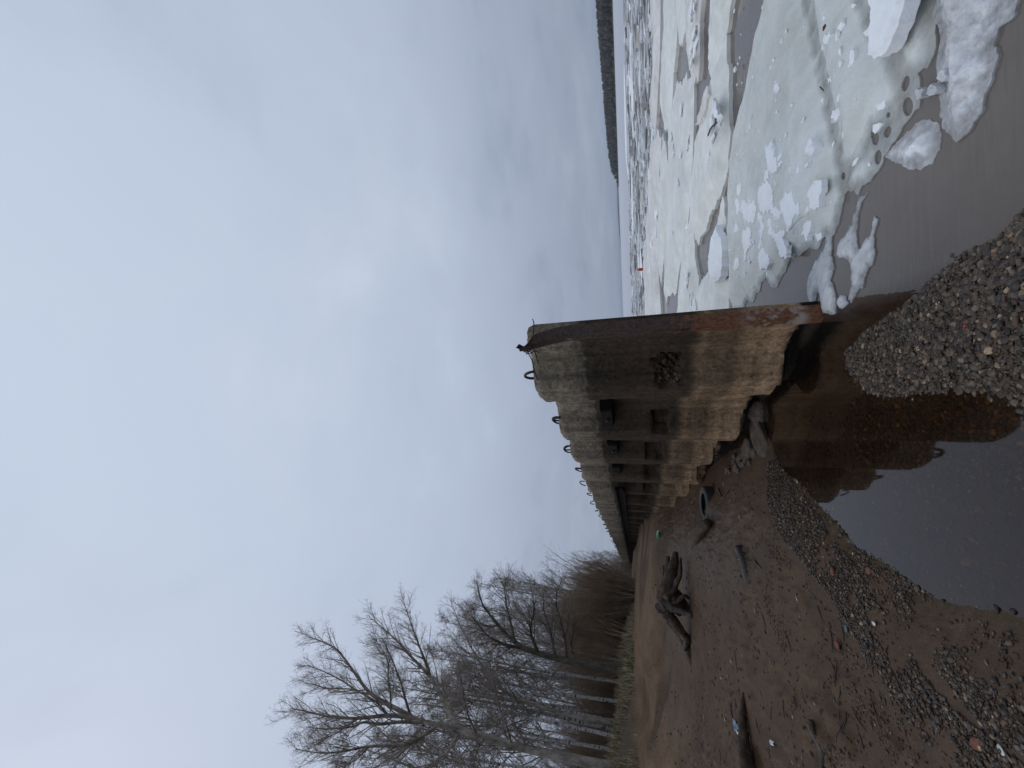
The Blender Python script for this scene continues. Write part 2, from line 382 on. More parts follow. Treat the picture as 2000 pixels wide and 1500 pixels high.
M_blue = simple('blue_film', (0.06, 0.15, 0.30), 0.4, 0.2, 20, 0.2, 0.003)
M_white = simple('white_plastic', (0.6, 0.63, 0.57), 0.45, 0.1, 20, 0.2, 0.003)
M_yel = simple('yellow_film', (0.6, 0.55, 0.08), 0.4, 0.1, 20, 0.1)
M_red = simple('red_plastic', (0.42, 0.05, 0.03), 0.5, 0.15, 20, 0.1)
M_far = mk_attr('far_wood', 0.95, 0.08, 0.3, 0.0, 0.1, 0.1)

# ------------------------------------------------------------------ the ground: beach, pool bed, river bed and wooded bank in one sheet
def wall_xy(s, m):
    p = WO+W*s+NRM*m; return p
CP = []
def cp(*pts):
    for px, py, z in pts: q = P(px, py, z); CP.append((q[0], q[1], z))
def cw(*pts):
    for s, m, z in pts: q = wall_xy(s, m); CP.append((q[0], q[1], z))
def ca(*pts):
    for az, d, z in pts: q = polar(az, d); CP.append((q[0], q[1], z))
cp((1760, 612, 0), (1785, 582, 0), (1830, 545, 0), (1880, 508, 0), (1930, 485, 0), (1990, 430, 0))
cp((1700, 560, -.10), (1800, 480, -.08), (1900, 385, -.09), (1990, 330, -.07), (1900, 200, -.28), (1800, 60, -.5), (1700, 300, -.35), (1640, 560, -.28),
   (1600, 590, -.4), (1500, 300, -.9), (1400, 300, -1.4))
cp((1800, 650, .035), (1900, 620, .06), (1980, 560, .07), (1980, 660, .075), (1850, 700, .04), (1750, 680, .02), (1720, 720, .012), (1900, 700, .05))
cp((1690, 650, 0), (1655, 690, 0), (1690, 745, 0), (1760, 758, 0), (1850, 746, 0), (1920, 748, 0), (2000, 772, 0))
cp((1600, 700, -.16), (1560, 850, -.17), (1650, 850, -.12), (1750, 880, -.085), (1850, 900, -.085), (1900, 1000, -.10), (1980, 1000, -.10), (1700, 1000, -.09),
   (1800, 1080, -.07), (1650, 640, -.13), (1700, 625, -.07), (1500, 800, -.08), (1560, 690, -.2))
cp((1505, 860, 0), (1515, 892, 0), (1538, 930, 0), (1585, 972, 0), (1604, 992, 0), (1660, 1060, 0), (1740, 1110, 0), (1830, 1170, 0), (1900, 1188, 0), (1960, 1192, 0), (2000, 1205, 0))
cp((1545, 950, .035), (1560, 1000, .085), (1620, 1070, .075), (1700, 1150, .075), (1800, 1250, .085), (1900, 1300, .08), (2000, 1330, .07), (2000, 1450, .13), (1850, 1420, .15))
cp((1500, 950, .10), (1500, 1020, .17), (1480, 1100, .22), (1500, 1300, .30), (1600, 1400, .26), (1700, 1450, .21), (1600, 1250, .19), (1550, 1120, .16))
cp((1440, 930, .12), (1400, 1000, .30), (1400, 1150, .42), (1400, 1300, .50), (1400, 1450, .52), (1350, 1050, .47), (1345, 1200, .56), (1345, 1330, .64), (1345, 1450, .70))
cp((1300, 1080, .74), (1300, 1200, .78), (1300, 1300, .85), (1300, 1450, .92), (1270, 1100, 1.06), (1270, 1200, 1.1), (1270, 1400, 1.2))
cw((1.5, .1, -.06), (2.4, .3, -.02), (3.3, .2, .02), (4.3, .1, .06), (5.4, .2, .17), (8, .2, .45), (9.6, .2, .78), (11.5, .2, 1.05), (14, .2, 1.22), (20, .2, 1.27), (27, .2, 1.32), (45, .2, 1.40), (70, .2, 1.48))
ca((-28.5, 20, 1.40), (-30, 26, 1.50), (-31, 32, 1.9), (-32, 15, 1.38), (-33, 17.5, 1.52), (-34, 19.5, 1.85), (-36, 12.5, 1.36), (-37, 15, 1.55), (-38, 17, 1.95), (-43, 12, 1.42), (-43, 13.6, 1.60), (-43, 15.3, 2.05),
   (-50, 11.5, 1.42), (-50, 12.8, 1.6), (-50, 14.5, 2.05), (-60, 10.5, 1.4), (-60, 13.5, 2.0), (-90, 8, 1.2), (-90, 13, 2.0), (-45, 40, 2.5), (-32, 60, 2.2), (-60, 60, 2.6), (-30, 200, 2.6), (-60, 300, 3.5),
   (-90, 100, 3.0), (-120, 6, .7), (-120, 30, 2.4), (-27.5, 90, 1.6), (-26.5, 180, 1.4), (-90, 2.5, .3), (-120, 1.5, .2), (60, 3, -.5), (60, 10, -1.5), (60, 100, -3), (30, 100, -3), (90, 3, -.3), (90, 20, -1.5),
   (120, 2.0, -.1), (120, 20, -1.2), (0, 300, -3), (60, 2000, -3), (0, 2000, -3), (-60, 2000, 6), (-24, 400, -1))
CP += [(.1, 1.2, .1), (-.8, 1.2, .07), (.9, 1.3, -.05), (0, .3, .12), (-1.5, .6, .2), (1.2, .3, -.06), (-1.9, 1.6, .2)]
CP = np.array(CP)
AZL = radians(120)
def _lp(x, y): return np.stack([np.arctan2(x, y), np.log(np.maximum(np.hypot(x, y), .05))], -1)
_c = _lp(CP[:, 0], CP[:, 1])
def _phi(a, b):
    d = np.sqrt(((a[:, None, :]-b[None])**2).sum(-1)+1e-5); return d
_n = len(_c)
_A = np.zeros((_n+3, _n+3)); _A[:_n, :_n] = _phi(_c, _c)+np.eye(_n)*0.0; _A[:_n, _n:] = np.c_[np.ones(_n), _c]; _A[_n:, :_n] = _A[:_n, _n:].T
_w = np.linalg.solve(_A+np.eye(_n+3)*1e-9, np.r_[CP[:, 2], 0, 0, 0])
def _rbf(q): return _phi(q, _c)@_w[:_n]+np.c_[np.ones(len(q)), q]@_w[_n:]
def base_z(x, y):
    x = np.atleast_1d(np.asarray(x, float)); y = np.atleast_1d(np.asarray(y, float)); sh = x.shape
    x = x.ravel(); y = y.ravel(); q = _lp(x, y); az = q[:, 0]
    qa = q.copy(); qa[:, 0] = np.clip(az, -AZL, AZL)
    z = _rbf(qa)
    bk = np.abs(az) > AZL
    if bk.any():
        l = q[bk, 1]; z1 = _rbf(np.c_[np.full(len(l), -AZL), l]); z2 = _rbf(np.c_[np.full(len(l), AZL), l])
        t = (np.where(az[bk] < 0, az[bk]+2*pi, az[bk])-AZL)/(2*pi-2*AZL); z[bk] = z2*(1-t)+z1*t
    s = (x-WO[0])*W[0]+(y-WO[1])*W[1]; m = (x-WO[0])*NRM[0]+(y-WO[1])*NRM[1]
    riv = -0.35-1.6*sstep(0, 8, -m)-0.05*np.minimum(s, 10)
    k = sstep(-.04, .14, -m)*sstep(-.45, .15, s)
    z = np.clip(z*(1-k)+np.minimum(z, riv)*k, -4, 7)
    return z.reshape(sh)
def detail_z(x, y, zb):
    d = np.hypot(x, y); land = sstep(.08, .35, zb)
    f = 1-sstep(25, 60, d)
    z = .012*fbm(x*5, y*5, None, 3, 3)*land+.022*fbm(x*1.3, y*1.3, None, 3, 5)*sstep(-.02, .3, zb)
    r = 1-np.abs(fbm(x*7+2*fbm(x*2, y*2, None, 2, 9), y*7, None, 3, 21))
    z = z-.016*sstep(.86, .99, r)*land*sstep(-.25, .3, fbm(x*.8, y*.8, None, 2, 33))
    z = z+.006*fbm(x*22, y*22, None, 2, 8)*sstep(-.06, .03, zb)+.08*fbm(x*.5, y*.5, None, 4, 4)*sstep(1.5, 1.9, zb)
    return z*f
_dr = np.random.default_rng(5)
DENT = []
for i in range(650):
    az = radians(_dr.uniform(-70, -14)); d = exp(_dr.uniform(log(2.6), log(13)))
    DENT.append((sin(az)*d, cos(az)*d, _dr.uniform(.035, .09), _dr.uniform(.5, 2.6), _dr.uniform(0, pi), _dr.uniform(.010, .028)))
_tq = P(1384, 985, .3)
DENT.append((_tq[0], _tq[1], .15, 1.0, 0, -.05))
def dent_z(x, y):
    z = np.zeros_like(x)
    for cx, cy, r, el, th, dp in DENT:
        msk = (np.abs(x-cx) < r*4) & (np.abs(y-cy) < r*4)
        if not msk.any(): continue
        dx, dy = x[msk]-cx, y[msk]-cy
        a = (dx*cos(th)+dy*sin(th))/(r*max(el, 1)); b = (-dx*sin(th)+dy*cos(th))/(r/max(1/el, 1)) if el < 1 else (-dx*sin(th)+dy*cos(th))/r
        q = np.sqrt(a*a+b*b)
        z[msk] += -dp*np.exp(-q**4)+.35*dp*np.exp(-((q-1.35)/.3)**2)
    return z
def Zg(x, y):
    x = np.atleast_1d(np.asarray(x, float)); y = np.atleast_1d(np.asarray(y, float))
    zb = base_z(x, y)
    return zb+detail_z(x, y, zb)+dent_z(x, y)*sstep(.12, .25, zb)
def G(px, py):                            # where a sight line meets the ground
    z = .3
    for _ in range(40):
        q = P(px, py, min(z, 1.35)); zn = float(base_z(q[0], q[1])[0]); z += (zn-z)*.45
    return np.array([q[0], q[1], float(Zg(q[0], q[1])[0])])

a1 = np.linspace(radians(-72), radians(-5), 470); a2 = np.linspace(radians(-5), radians(45), 260)[1:]; a3 = np.linspace(radians(45), radians(288), 75)[1:-1]
AZ = np.concatenate([a1, a2, a3])
RR = np.concatenate([np.exp(np.linspace(log(.25), log(1.6), 18)), np.exp(np.linspace(log(1.6), log(18), 250))[1:], np.exp(np.linspace(log(18), log(6000), 60))[1:]])
gx = (np.sin(AZ)[None]*RR[:, None]); gy = (np.cos(AZ)[None]*RR[:, None])
gzb = base_z(gx, gy); gz = gzb+detail_z(gx, gy, gzb)+dent_z(gx, gy)*sstep(.12, .25, gzb)
nr, na = gx.shape
V = np.stack([gx, gy, gz], -1).reshape(-1, 3)
V = np.vstack([V, [[0, 0, float(Zg(0., 0.)[0])]]])
ii = np.arange(nr-1)[:, None]*na; jj = np.arange(na)[None]; j2 = (jj+1) % na
Qd = np.stack([ii+jj, ii+na+jj, ii+na+j2, ii+j2], -1).reshape(-1, 4)
Tc = np.stack([np.full(na, nr*na), np.arange(na), (np.arange(na)+1) % na], 1)
x, y, z = V[:, 0], V[:, 1], V[:, 2]
wetn = fbm(x*.35, y*.35, None, 4, 77)
dry = sstep(.45, 1.15, z+.18*wetn)
wet = np.array([.066, .038, .020]); wet2 = np.array([.069, .044, .0285]); dr = np.array([.128, .082, .049])
mix1 = sstep(-.3, .4, fbm(x*.5+9, y*.5, None, 3, 12))[:, None]
col = (wet*(1-mix1)+wet2*mix1)
col = col*(1-dry[:, None])+dr*dry[:, None]
strand = sstep(.12, .42, fbm(x*.35+y*.1, y*.9, None, 4, 15))*sstep(.5, .8, z)*(1-sstep(1.25, 1.45, z))
col = col*(1-.42*strand[:, None])                 # dark strand lines of old flood wrack
pm = sstep(.05, -.03, z)[:, None]
col = col*(1-pm)+np.array([.060, .042, .022])*pm
dd = np.hypot(x, y)
vegn = fbm(x*.6, y*.6, None, 3, 40)
veg = sstep(1.52, 1.75, z+.12*vegn)*(dd > 6)
vc = np.array([.075, .056, .036])*(1+.3*vegn[:, None])
gr = sstep(.05, .35, fbm(x*.45+3, y*.45, None, 3, 41))*(1-sstep(16, 22, dd))
vc = vc*(1-gr[:, None])+np.array([.045, .055, .018])*gr[:, None]
col = col*(1-veg[:, None])+vc*veg[:, None]
wetness = (1-dry)*(1-veg)
ground = link('beach', np_mesh('beach', V, [Qd[:, ::-1], Tc[:, ::-1]], True, np.c_[col, wetness]), M_sand)
tag(ground, kind='structure', label='dark wet sand beach rising to a wooded bank')

# river and pool surface
wr = np.concatenate([np.exp(np.linspace(log(.4), log(9000), 40))])
wa = np.linspace(0, 2*pi, 73)[:-1]
wv = np.vstack([[[0, 0, 0]], np.stack([np.sin(wa)[None]*wr[:, None], np.cos(wa)[None]*wr[:, None], np.zeros((40, 72))], -1).reshape(-1, 3)])
wq = np.stack([1+np.arange(39)[:, None]*72+np.arange(72)[None], 1+np.arange(1, 40)[:, None]*72+np.arange(72)[None],
               1+np.arange(1, 40)[:, None]*72+(np.arange(72)[None]+1) % 72, 1+np.arange(39)[:, None]*72+(np.arange(72)[None]+1) % 72], -1).reshape(-1, 4)
wt = np.stack([np.zeros(72, int), 1+np.arange(72), 1+(np.arange(72)+1) % 72], 1)
river = link('river_water', np_mesh('river_water', wv, [wq[:, ::-1], wt[:, ::-1]], True), M_water)
tag(river, kind='structure', label='still brown river and pool water')

# ------------------------------------------------------------------ the concrete sheet pile wall
PITCHL = 1.42
NPILE = 46
PROF_S = np.array([0, .06, .36, .44, .62, .70, .84, .93, 1.02, 1.12, 1.20, 1.42])
PROF_M = np.array([.01, .0, .0, .02, .215, .24, .245, .235, .19, .05, .015, .01])
def wall_pt(s, m):                        # the far stretch swings slightly left
    s = np.asarray(s, float); m = np.asarray(m, float)
    x = WO[0]+W[0]*s+NRM[0]*m; y = WO[1]+W[1]*s+NRM[1]*m
    b = np.maximum(s-34, 0)*.016
    return x+NRM[0]*b, y+NRM[1]*b
wall = empty('sheet_pile_wall', (WO[0], WO[1], 0))
tag(wall, 'long weathered concrete sheet pile wall running from the water up the beach', 'wall')
def at_wall(V): return V-np.array([WO[0], WO[1], 0])
def ring_loop(s, m, ztop, r, rod, tilt, turn, squash=1.0):
    th = np.linspace(-.25, pi+.25, 18)
    u = np.cos(th)*r; v = np.sin(th)*r*1.12*squash
    c, sn = cos(turn), sin(turn)
    ds = u*c+v*sin(tilt)*sn; dm = -u*sn+v*sin(tilt)*c
    X, Y = wall_pt(s+ds, m+dm)
    return tube(np.stack([X, Y, ztop+v*cos(tilt)-.008], -1), np.full(18, rod), 8)
for k in range(NPILE):
    r_ = random.Random(100+k)
    near = k < 5
    ns, nz = (72, 110) if k < 2 else (44, 64) if k < 5 else (24, 24) if k < 14 else (13, 9)
    gap = .006+r_.uniform(0, .006)
    ss = np.linspace(gap, PITCHL-gap, ns)
    ss = np.unique(np.concatenate([ss, PROF_S[1:-1]])) if not near else ss
    ns = len(ss)
    top = 2.42+.0078*min(k*PITCHL, 40)+r_.uniform(-.035, .03)+(.03 if k == 0 else 0)
    zz = np.linspace(-.7, top, nz)
    S, Zz = np.meshgrid(ss, zz, indexing='ij')
    sc = 1+r_.uniform(-.08, .08)
    m = np.interp(S, PROF_S, PROF_M)
    if near:                               # soften the folds
        m = (np.interp(S-.009, PROF_S, PROF_M)+np.interp(S+.009, PROF_S, PROF_M)+m)/3
    m = m*sc+r_.uniform(-.015, .015)+r_.uniform(-.008, .008)*(Zz-1)
    sg = S+k*PITCHL
    m = m+.010*fbm(sg*4, Zz*3, None, 4, 50)+.007*fbm(sg*18, Zz*18, None, 3, 51)*near
    capz = top-.50+.03*np.sin(k*1.7)       # cast cap: a little prouder than the pile below
    m = m+.012*sstep(capz-.02, capz+.02, Zz)
    # the hollow where a former pocket broke out
    pz0, pz1 = .98+r_.uniform(-.03, .03), 1.19+r_.uniform(-.02, .03)
    e = .015
    w_ = (.09 if k == 0 else .03)*fbm(sg*9, Zz*9, None, 2, 60)
    pk = sstep(.42-e, .42+e, S+w_)*(1-sstep(.66-e, .66+e, S+w_))*sstep(pz0-e, pz0+e, Zz+w_)*(1-sstep(pz1-e, pz1+e, Zz+w_))
    if k == 0: m = m-pk*(.075+.03*fbm(sg*26, Zz*26, None, 2, 61))
    elif k < 14: m = m-pk*.15
    # the foot has crumbled away at the water line
    if k < 5:
        foot = .13+.05*fbm(sg*5, sg*0, None, 3, 63)+.10*sstep(0, 2, np.maximum(sg-1.3, 0)*.6)
        m = m-.15*(1-sstep(foot-.012, foot+.012, Zz+.01*fbm(sg*20, Zz*20, None, 2, 64)))
    # broken upper edge
    ztopv = top-.035*np.maximum(0, fbm(ss*9+k*3, ss*0+k, None, 4, 52, .65))-.05*sstep(.15, .5, fbm(ss*3.1+k*5, ss*0+k, None, 2, 53))
    ztopv = ztopv-.035*sstep(.10, 0, ss-gap)-.05*sstep(PITCHL-.13, PITCHL, ss)
    hi = Zz > top-.25
    Zz = np.where(hi, top-.25+(Zz-(top-.25))*(ztopv[:, None]-(top-.25))/.25, Zz)
    m = m-.05*sstep(.07, 0, ztopv[:, None]-Zz)
    X, Y = wall_pt(sg, m)
    Fv = np.stack([X, Y, Zz], -1)
    mb = np.interp(ss, PROF_S, PROF_M)*sc-.17
    tX, tY = wall_pt(ss+k*PITCHL, mb+.03); bX, bY = wall_pt(ss+k*PITCHL, mb)
    mX, mY = wall_pt(ss+k*PITCHL, mb+.085)
    back = np.stack([np.stack([mX, mY, ztopv+.012], -1), np.stack([tX, tY, ztopv], -1), np.stack([bX, bY, ztopv-.05], -1), np.stack([bX, bY, ztopv*0-.7], -1)], 1)
    L = np.concatenate([Fv, back], 1); nl = L.shape[1]
    Vv = at_wall(L.reshape(-1, 3))
    i0 = np.arange(ns-1)[:, None]*nl; j0 = np.arange(nl-1)[None]
    Q0 = np.stack([i0+j0, i0+j0+1, i0+nl+j0+1, i0+nl+j0], -1).reshape(-1, 4)
    me_faces = [Q0[:, ::-1], np.arange(nl)[None, :], (np.arange(nl)+(ns-1)*nl)[None, ::-1]]
    pile = link('pile', np_mesh('pile', Vv, me_faces, True), M_con, wall)
    pile.data.set_sharp_from_angle(angle=radians(50))
    if k == 0:
        bvv, bff = ico(2); ag = MB()
        for q_ in range(60):
            a_, z_ = r_.uniform(.42, .66), r_.uniform(.99, 1.19)
            c_ = np.array([*wall_pt(a_, float(np.interp(a_, PROF_S, PROF_M))*sc-.055), z_]); rr0 = r_.uniform(.014, .036)
            ag.add(at_wall(bvv*rr0*np.array([r_.uniform(.7, 1.2), r_.uniform(.7, 1.2), r_.uniform(.6, 1.1)])+c_), None, bff, np.array([.07, .044, .026])*r_.uniform(.25, 1.1))
        link('exposed_aggregate', ag.mesh('exposed_aggregate'), M_peb, pile)
    # lifting loop on the cap
    if k not in (9, 13, 15, 22) and k < 30:
        mb2 = MB()
        tl, tn = r_.uniform(-.25, .25), r_.uniform(-.5, .5)
        lm = float(np.interp(.56, PROF_S, PROF_M))*sc-.05
        rr_ = r_.uniform(.078, .092)
        sl_ = k*PITCHL+.56+r_.uniform(-.05, .05)
        tz = float(np.interp(.56, ss, ztopv))+(0 if k < 2 else .03 if k < 4 else .055)
        V1, Q1, T1 = ring_loop(sl_, lm, tz, rr_, .0125, tl, tn)
        mb2.add(at_wall(V1), Q1, T1)
        if k in (1, 2, 3):
            V1, Q1, T1 = ring_loop(sl_+.03, lm-.03, tz, rr_*.92, .0125, tl+.25, tn+.35)
            mb2.add(at_wall(V1), Q1, T1)
        if k == 0:
            mb2 = MB(); V1, Q1, T1 = ring_loop(sl_+.02, lm, tz, rr_*1.12, .015, .12, .1); mb2.add(at_wall(V1), Q1, T1)
        link('lifting_loop', mb2.mesh('lifting_loop'), M_loop, pile)
    # tie plate in the hollow of each near pile
    if 1 <= k <= 3:
        zc_ = 1.735+r_.uniform(-.01, .01)
        s0, s1 = k*PITCHL+.02, k*PITCHL+.56
        o_ = np.array([(s0, -.075), (s1-.03, -.075), (s1, -.045), (s1, .045), (s1-.03, .075), (s0, .075)])
        f_ = np.stack([*wall_pt(o_[:, 0], np.full(6, .165)), o_[:, 1]+zc_], -1); b_ = np.stack([*wall_pt(o_[:, 0], np.full(6, -.01)), o_[:, 1]+zc_], -1)
        rim = np.stack([*wall_pt(o_[:, 0]*.93+(s0+s1)/2*.07, np.full(6, .19)), o_[:, 1]*.86+zc_], -1)
        mbp = MB(); mbp.add(at_wall(np.vstack([f_, b_, rim])), [[i, (i+1) % 6, 6+(i+1) % 6, 6+i] for i in range(6)]+[[12+i, 12+(i+1) % 6, (i+1) % 6, i] for i in range(6)])
        me = mbp.mesh('tie_plate', False)
        bm = bmesh.new(); bm.from_mesh(me); bm.verts.ensure_lookup_table(); bm.faces.new([bm.verts[12+i] for i in range(6)]); bmesh.ops.recalc_face_normals(bm, faces=bm.faces); bm.to_mesh(me); bm.free()
        link('tie_plate', me, M_darksteel, pile)
        a_ = np.array([*wall_pt((s0+s1)/2, .185), zc_]); b2 = np.array([*wall_pt((s0+s1)/2, .23), zc_])
        V1, Q1, T1 = tube([a_, a_*.1+b2*.9, b2], [.030, .030, .022], 6)
        link('bolt', MB().add(at_wall(V1), Q1, T1).mesh('bolt', False), M_loop, pile)
# continuous steel waler further along
mbw = MB()
sw = np.linspace(4*PITCHL+.1, NPILE*PITCHL-.5, 30)
sec = [(.24, -.10), (.33, -.10), (.33, -.07), (.27, -.07), (.27, .07), (.33, .07), (.33, .10), (.24, .10)]
Vw = np.stack([np.stack([*wall_pt(sw, np.full(30, a)), np.full(30, 1.71+b)+.0006*sw], -1) for a, b in sec], 1).reshape(-1, 3)
mbw.add(at_wall(Vw), [[i*8+j, i*8+(j+1) % 8, (i+1)*8+(j+1) % 8, (i+1)*8+j] for i in range(29) for j in range(8)])
link('waler_bar', mbw.mesh('waler_bar', False), M_darksteel, wall)
# bent steel angle capping the near end
zs = np.concatenate([np.linspace(-.5, 1.9, 30), np.linspace(1.95, 2.44, 14)])
cur = np.maximum(zs-1.85, 0); off = .16*(cur/.6)**2.2; sof = -.05*(cur/.6)**2-.012
t_ = .012
sect = [(-.105, 0), (.012, 0), (.012, .085), (0, .085), (0, t_), (-.105, t_)]      # (m, s)
rows = []
for i, z_ in enumerate(zs):
    wv_ = .004*vnoise(np.array([z_*6]), np.array([0.]))[0]
    tw = .9*max(0, z_-2.2)
    for a, b in sect:
        mm_, s_ = (a)*cos(tw)-b*sin(tw)*.5, b*cos(tw)+a*sin(tw)*.6
        shr = 1 if z_ < 2.36 else 1-.45*(z_-2.36)/.08
        rows.append([*wall_pt(-.016+sof[i]+s_*shr, off[i]+mm_*shr+.004+wv_), z_-.10*(off[i]/.16)**2*(a < -.05)])
rows = at_wall(np.array(rows)); n6 = len(zs)
qa = [[i*6+j, i*6+(j+1) % 6, (i+1)*6+(j+1) % 6, (i+1)*6+j] for i in range(n6-1) for j in range(6)]
me = MB().add(rows, qa).mesh('corner_angle', False)
bm = bmesh.new(); bm.from_mesh(me); bm.verts.ensure_lookup_table(); bm.faces.new([bm.verts[(n6-1)*6+i] for i in range(6)]); bmesh.ops.recalc_face_normals(bm, faces=bm.faces); bm.to_mesh(me); bm.free()
ang = link('corner_angle', me, M_rust, wall)
ang['label'] = 'rusty steel angle bent over at its top'
# torn shard of plate standing on the cap, and loose reinforcing rods
def wp3(s, m, z): return np.array([*wall_pt(s, m), z])
sh = [wp3(.10, .09, 2.40), wp3(.16, .02, 2.41), wp3(.10, -.01, 2.50), wp3(.06, .055, 2.515)]
shb = [p+np.array([W[0], W[1], 0])*.01 for p in sh]
link('torn_plate', MB().add(at_wall(np.array(sh+shb)), [[0, 1, 2, 3], [7, 6, 5, 4], [0, 4, 5, 1], [1, 5, 6, 2], [2, 6, 7, 3], [3, 7, 4, 0]]).mesh('torn_plate', False), M_darksteel, wall)
for pts in ([(-.02, -.03, 2.33), (-.03, -.10, 2.325), (-.03, -.16, 2.33), (-.03, -.20, 2.345)],
            [(-.03, .12, 2.32), (-.05, .17, 2.34), (-.06, .21, 2.37)], [(-.03, .10, 2.35), (-.05, .16, 2.31), (-.06, .20, 2.25)],
            [(.0, .13, 2.31), (.0, .20, 2.29), (.02, .27, 2.27)], [(.10, .10, 2.40), (.12, .17, 2.36), (.2, .26, 2.345), (.32, .29, 2.34)],
            [(-.04, .17, 2.30), (-.05, .20, 2.345), (-.05, .17, 2.40)]):
    V1, Q1, T1 = tube([wp3(*p) for p in pts], np.full(len(pts), .0055), 6)
    link('reinforcing_rod', MB().add(at_wall(V1), Q1, T1).mesh('reinforcing_rod'), M_loop, wall)

# ------------------------------------------------------------------ pebbles
ICO1, ICO0, ICO2 = ico(2), ico(1), ico(3)
PAL = np.array([1.0, .87, .73])*.62*np.array([[.115, .095, .080], [.070, .060, .055], [.15, .125, .10], [.095, .085, .085], [.20, .165, .12], [.055, .050, .052], [.115, .080, .062],
                [.13, .12, .115], [.34, .29, .22], [.085, .088, .08], [.10, .07, .055]])
PW = np.array([.2, .17, .13, .12, .07, .08, .09, .07, .03, .05, .04]); PW = PW/PW.sum()
def pebble_mesh(name, pts, size, shape, r):
    bv, bf = shape; n = len(pts); k = len(bv)
    var = np.stack([bv*(1+.20*vnoise(bv[:, 0]*1.3+s*7, bv[:, 1]*1.3, bv[:, 2]*1.3, s))[:, None] for s in range(14)])
    S = np.stack([size*r.uniform(.42, .62, n), size*r.uniform(.32, .5, n), size*r.uniform(.14, .28, n)], -1)
    Vv = var[r.integers(0, 14, n)]*S[:, None, :]
    th = r.uniform(0, 2*pi, n); ph = r.normal(0, .28, n); ch, shn = np.cos(ph), np.sin(ph)
    X = Vv[..., 0]*ch[:, None]+Vv[..., 2]*shn[:, None]; Zc = -Vv[..., 0]*shn[:, None]+Vv[..., 2]*ch[:, None]; Yc = Vv[..., 1]
    c, s = np.cos(th)[:, None], np.sin(th)[:, None]
    Vv = np.stack([X*c-Yc*s, X*s+Yc*c, Zc], -1)+pts[:, None, :]
    cc = PAL[r.choice(len(PAL), n, p=PW)]*(r.lognormal(-.08, .42, n))[:, None]
    cc = np.repeat(cc, k, 0)
    fc = (bf[None]+(np.arange(n)*k)[:, None, None]).reshape(-1, 3)
    return np_mesh(name, Vv.reshape(-1, 3), [fc], True, cc)
def in_poly(x, y, poly):
    poly = np.asarray(poly); c = np.zeros(len(x), bool); j = len(poly)-1
    for i in range(len(poly)):
        xi, yi = poly[i]; xj, yj = poly[j]
        c ^= ((yi > y) != (yj > y)) & (x < (xj-xi)*(y-yi)/(yj-yi+1e-12)+xi); j = i
    return c
def pxpoly(pts, z=0.05): return np.array([P(a, b, z)[:2] for a, b in pts])
def scatter(poly, n, r):
    lo, hi = poly.min(0), poly.max(0); o = []; t = 0
    while t < n:
        q = r.uniform(lo, hi, (n, 2)); q = q[in_poly(q[:, 0], q[:, 1], poly)]; o.append(q); t += len(q)
    return np.vstack(o)[:n]
pr = np.random.default_rng(21)
spit = pxpoly([(1752, 600), (1785, 572), (1830, 530), (1880, 490), (1935, 470), (2000, 400), (2300, 250), (2500, 500), (2500, 900), (2150, 900), (2000, 830), (1900, 800), (1850, 815), (1760, 830), (1680, 770), (1632, 700), (1690, 640)], .02)
under = pxpoly([(1660, 700), (1760, 760), (1900, 740), (2200, 760), (2200, 1010), (1900, 960), (1820, 980), (1760, 960), (1700, 940), (1650, 860)], -.05)
ridge = pxpoly([(1508, 868), (1528, 925), (1570, 975), (1612, 1035), (1672, 1110), (1722, 1170), (1790, 1260), (1850, 1335), (1920, 1400), (2060, 1500), (2250, 1700), (2100, 1700), (1975, 1530), (1860, 1450), (1790, 1370), (1730, 1290), (1690, 1230), (1640, 1160), (1590, 1100), (1545, 1045), (1515, 980), (1498, 910)], .05)
lower = pxpoly([(1640, 1040), (1740, 1105), (1830, 1165), (1960, 1190), (2100, 1230), (2300, 1500), (2200, 1560), (2000, 1450), (1850, 1300), (1700, 1170)], .04)
shore = pxpoly([(1500, 1000), (1560, 1060), (1650, 1200), (1800, 1380), (1950, 1600), (1800, 1650), (1600, 1480), (1560, 1300), (1500, 1150)], .15)
poolf = pxpoly([(1560, 800), (1660, 820), (1800, 980), (2000, 960), (2200, 1000), (2200, 1230), (1960, 1190), (1830, 1165), (1740, 1100), (1660, 1050), (1600, 980), (1550, 920)], -.05)
rivb = pxpoly([(1760, 600), (1830, 530), (1930, 470), (2000, 400), (2200, 200), (2000, 200), (1900, 330), (1800, 450), (1720, 560)], -.05)
groups = []
def place(poly, n, slo, shi, lift, thr=None, fr=3.0):
    q = scatter(poly, n, pr)
    if thr is not None:
        nz_ = fbm(q[:, 0]*fr, q[:, 1]*fr, None, 3, 90); q = q[nz_ > thr+pr.normal(0, .15, len(q))]
    sz = slo*(shi/slo)**(pr.uniform(0, 1, len(q))**1.9)
    z_ = Zg(q[:, 0], q[:, 1])
    groups.append((np.c_[q, z_+sz*.10+pr.uniform(0, lift, len(q))], sz))
place(spit, 14500, .010, .032, .005)
place(spit, 2600, .010, .030, .010)
place(under, 4800, .010, .032, .004)
place(ridge, 13000, .008, .028, .005, -.34, 4.0)
place(lower, 10500, .006, .026, .002, .08, 4.0)
place(shore, 8000, .005, .019, .001, .18, 3.0)
place(poolf, 1500, .010, .04, .002)
place(rivb, 500, .014, .05, .0)
PTS = np.vstack([g[0] for g in groups]); SZ = np.concatenate([g[1] for g in groups])
dcam = np.linalg.norm(PTS-CAM, axis=1); app = SZ/dcam
nearm = app > np.quantile(app, .87)
big_ = pebble_mesh('gravel', PTS[nearm], SZ[nearm]*1.15, ICO1, pr)
gA = link('gravel', big_, M_peb); tag(gA, 'coarser rounded brown and grey pebbles of the gravel spit and ridge', 'gravel', kind='stuff')
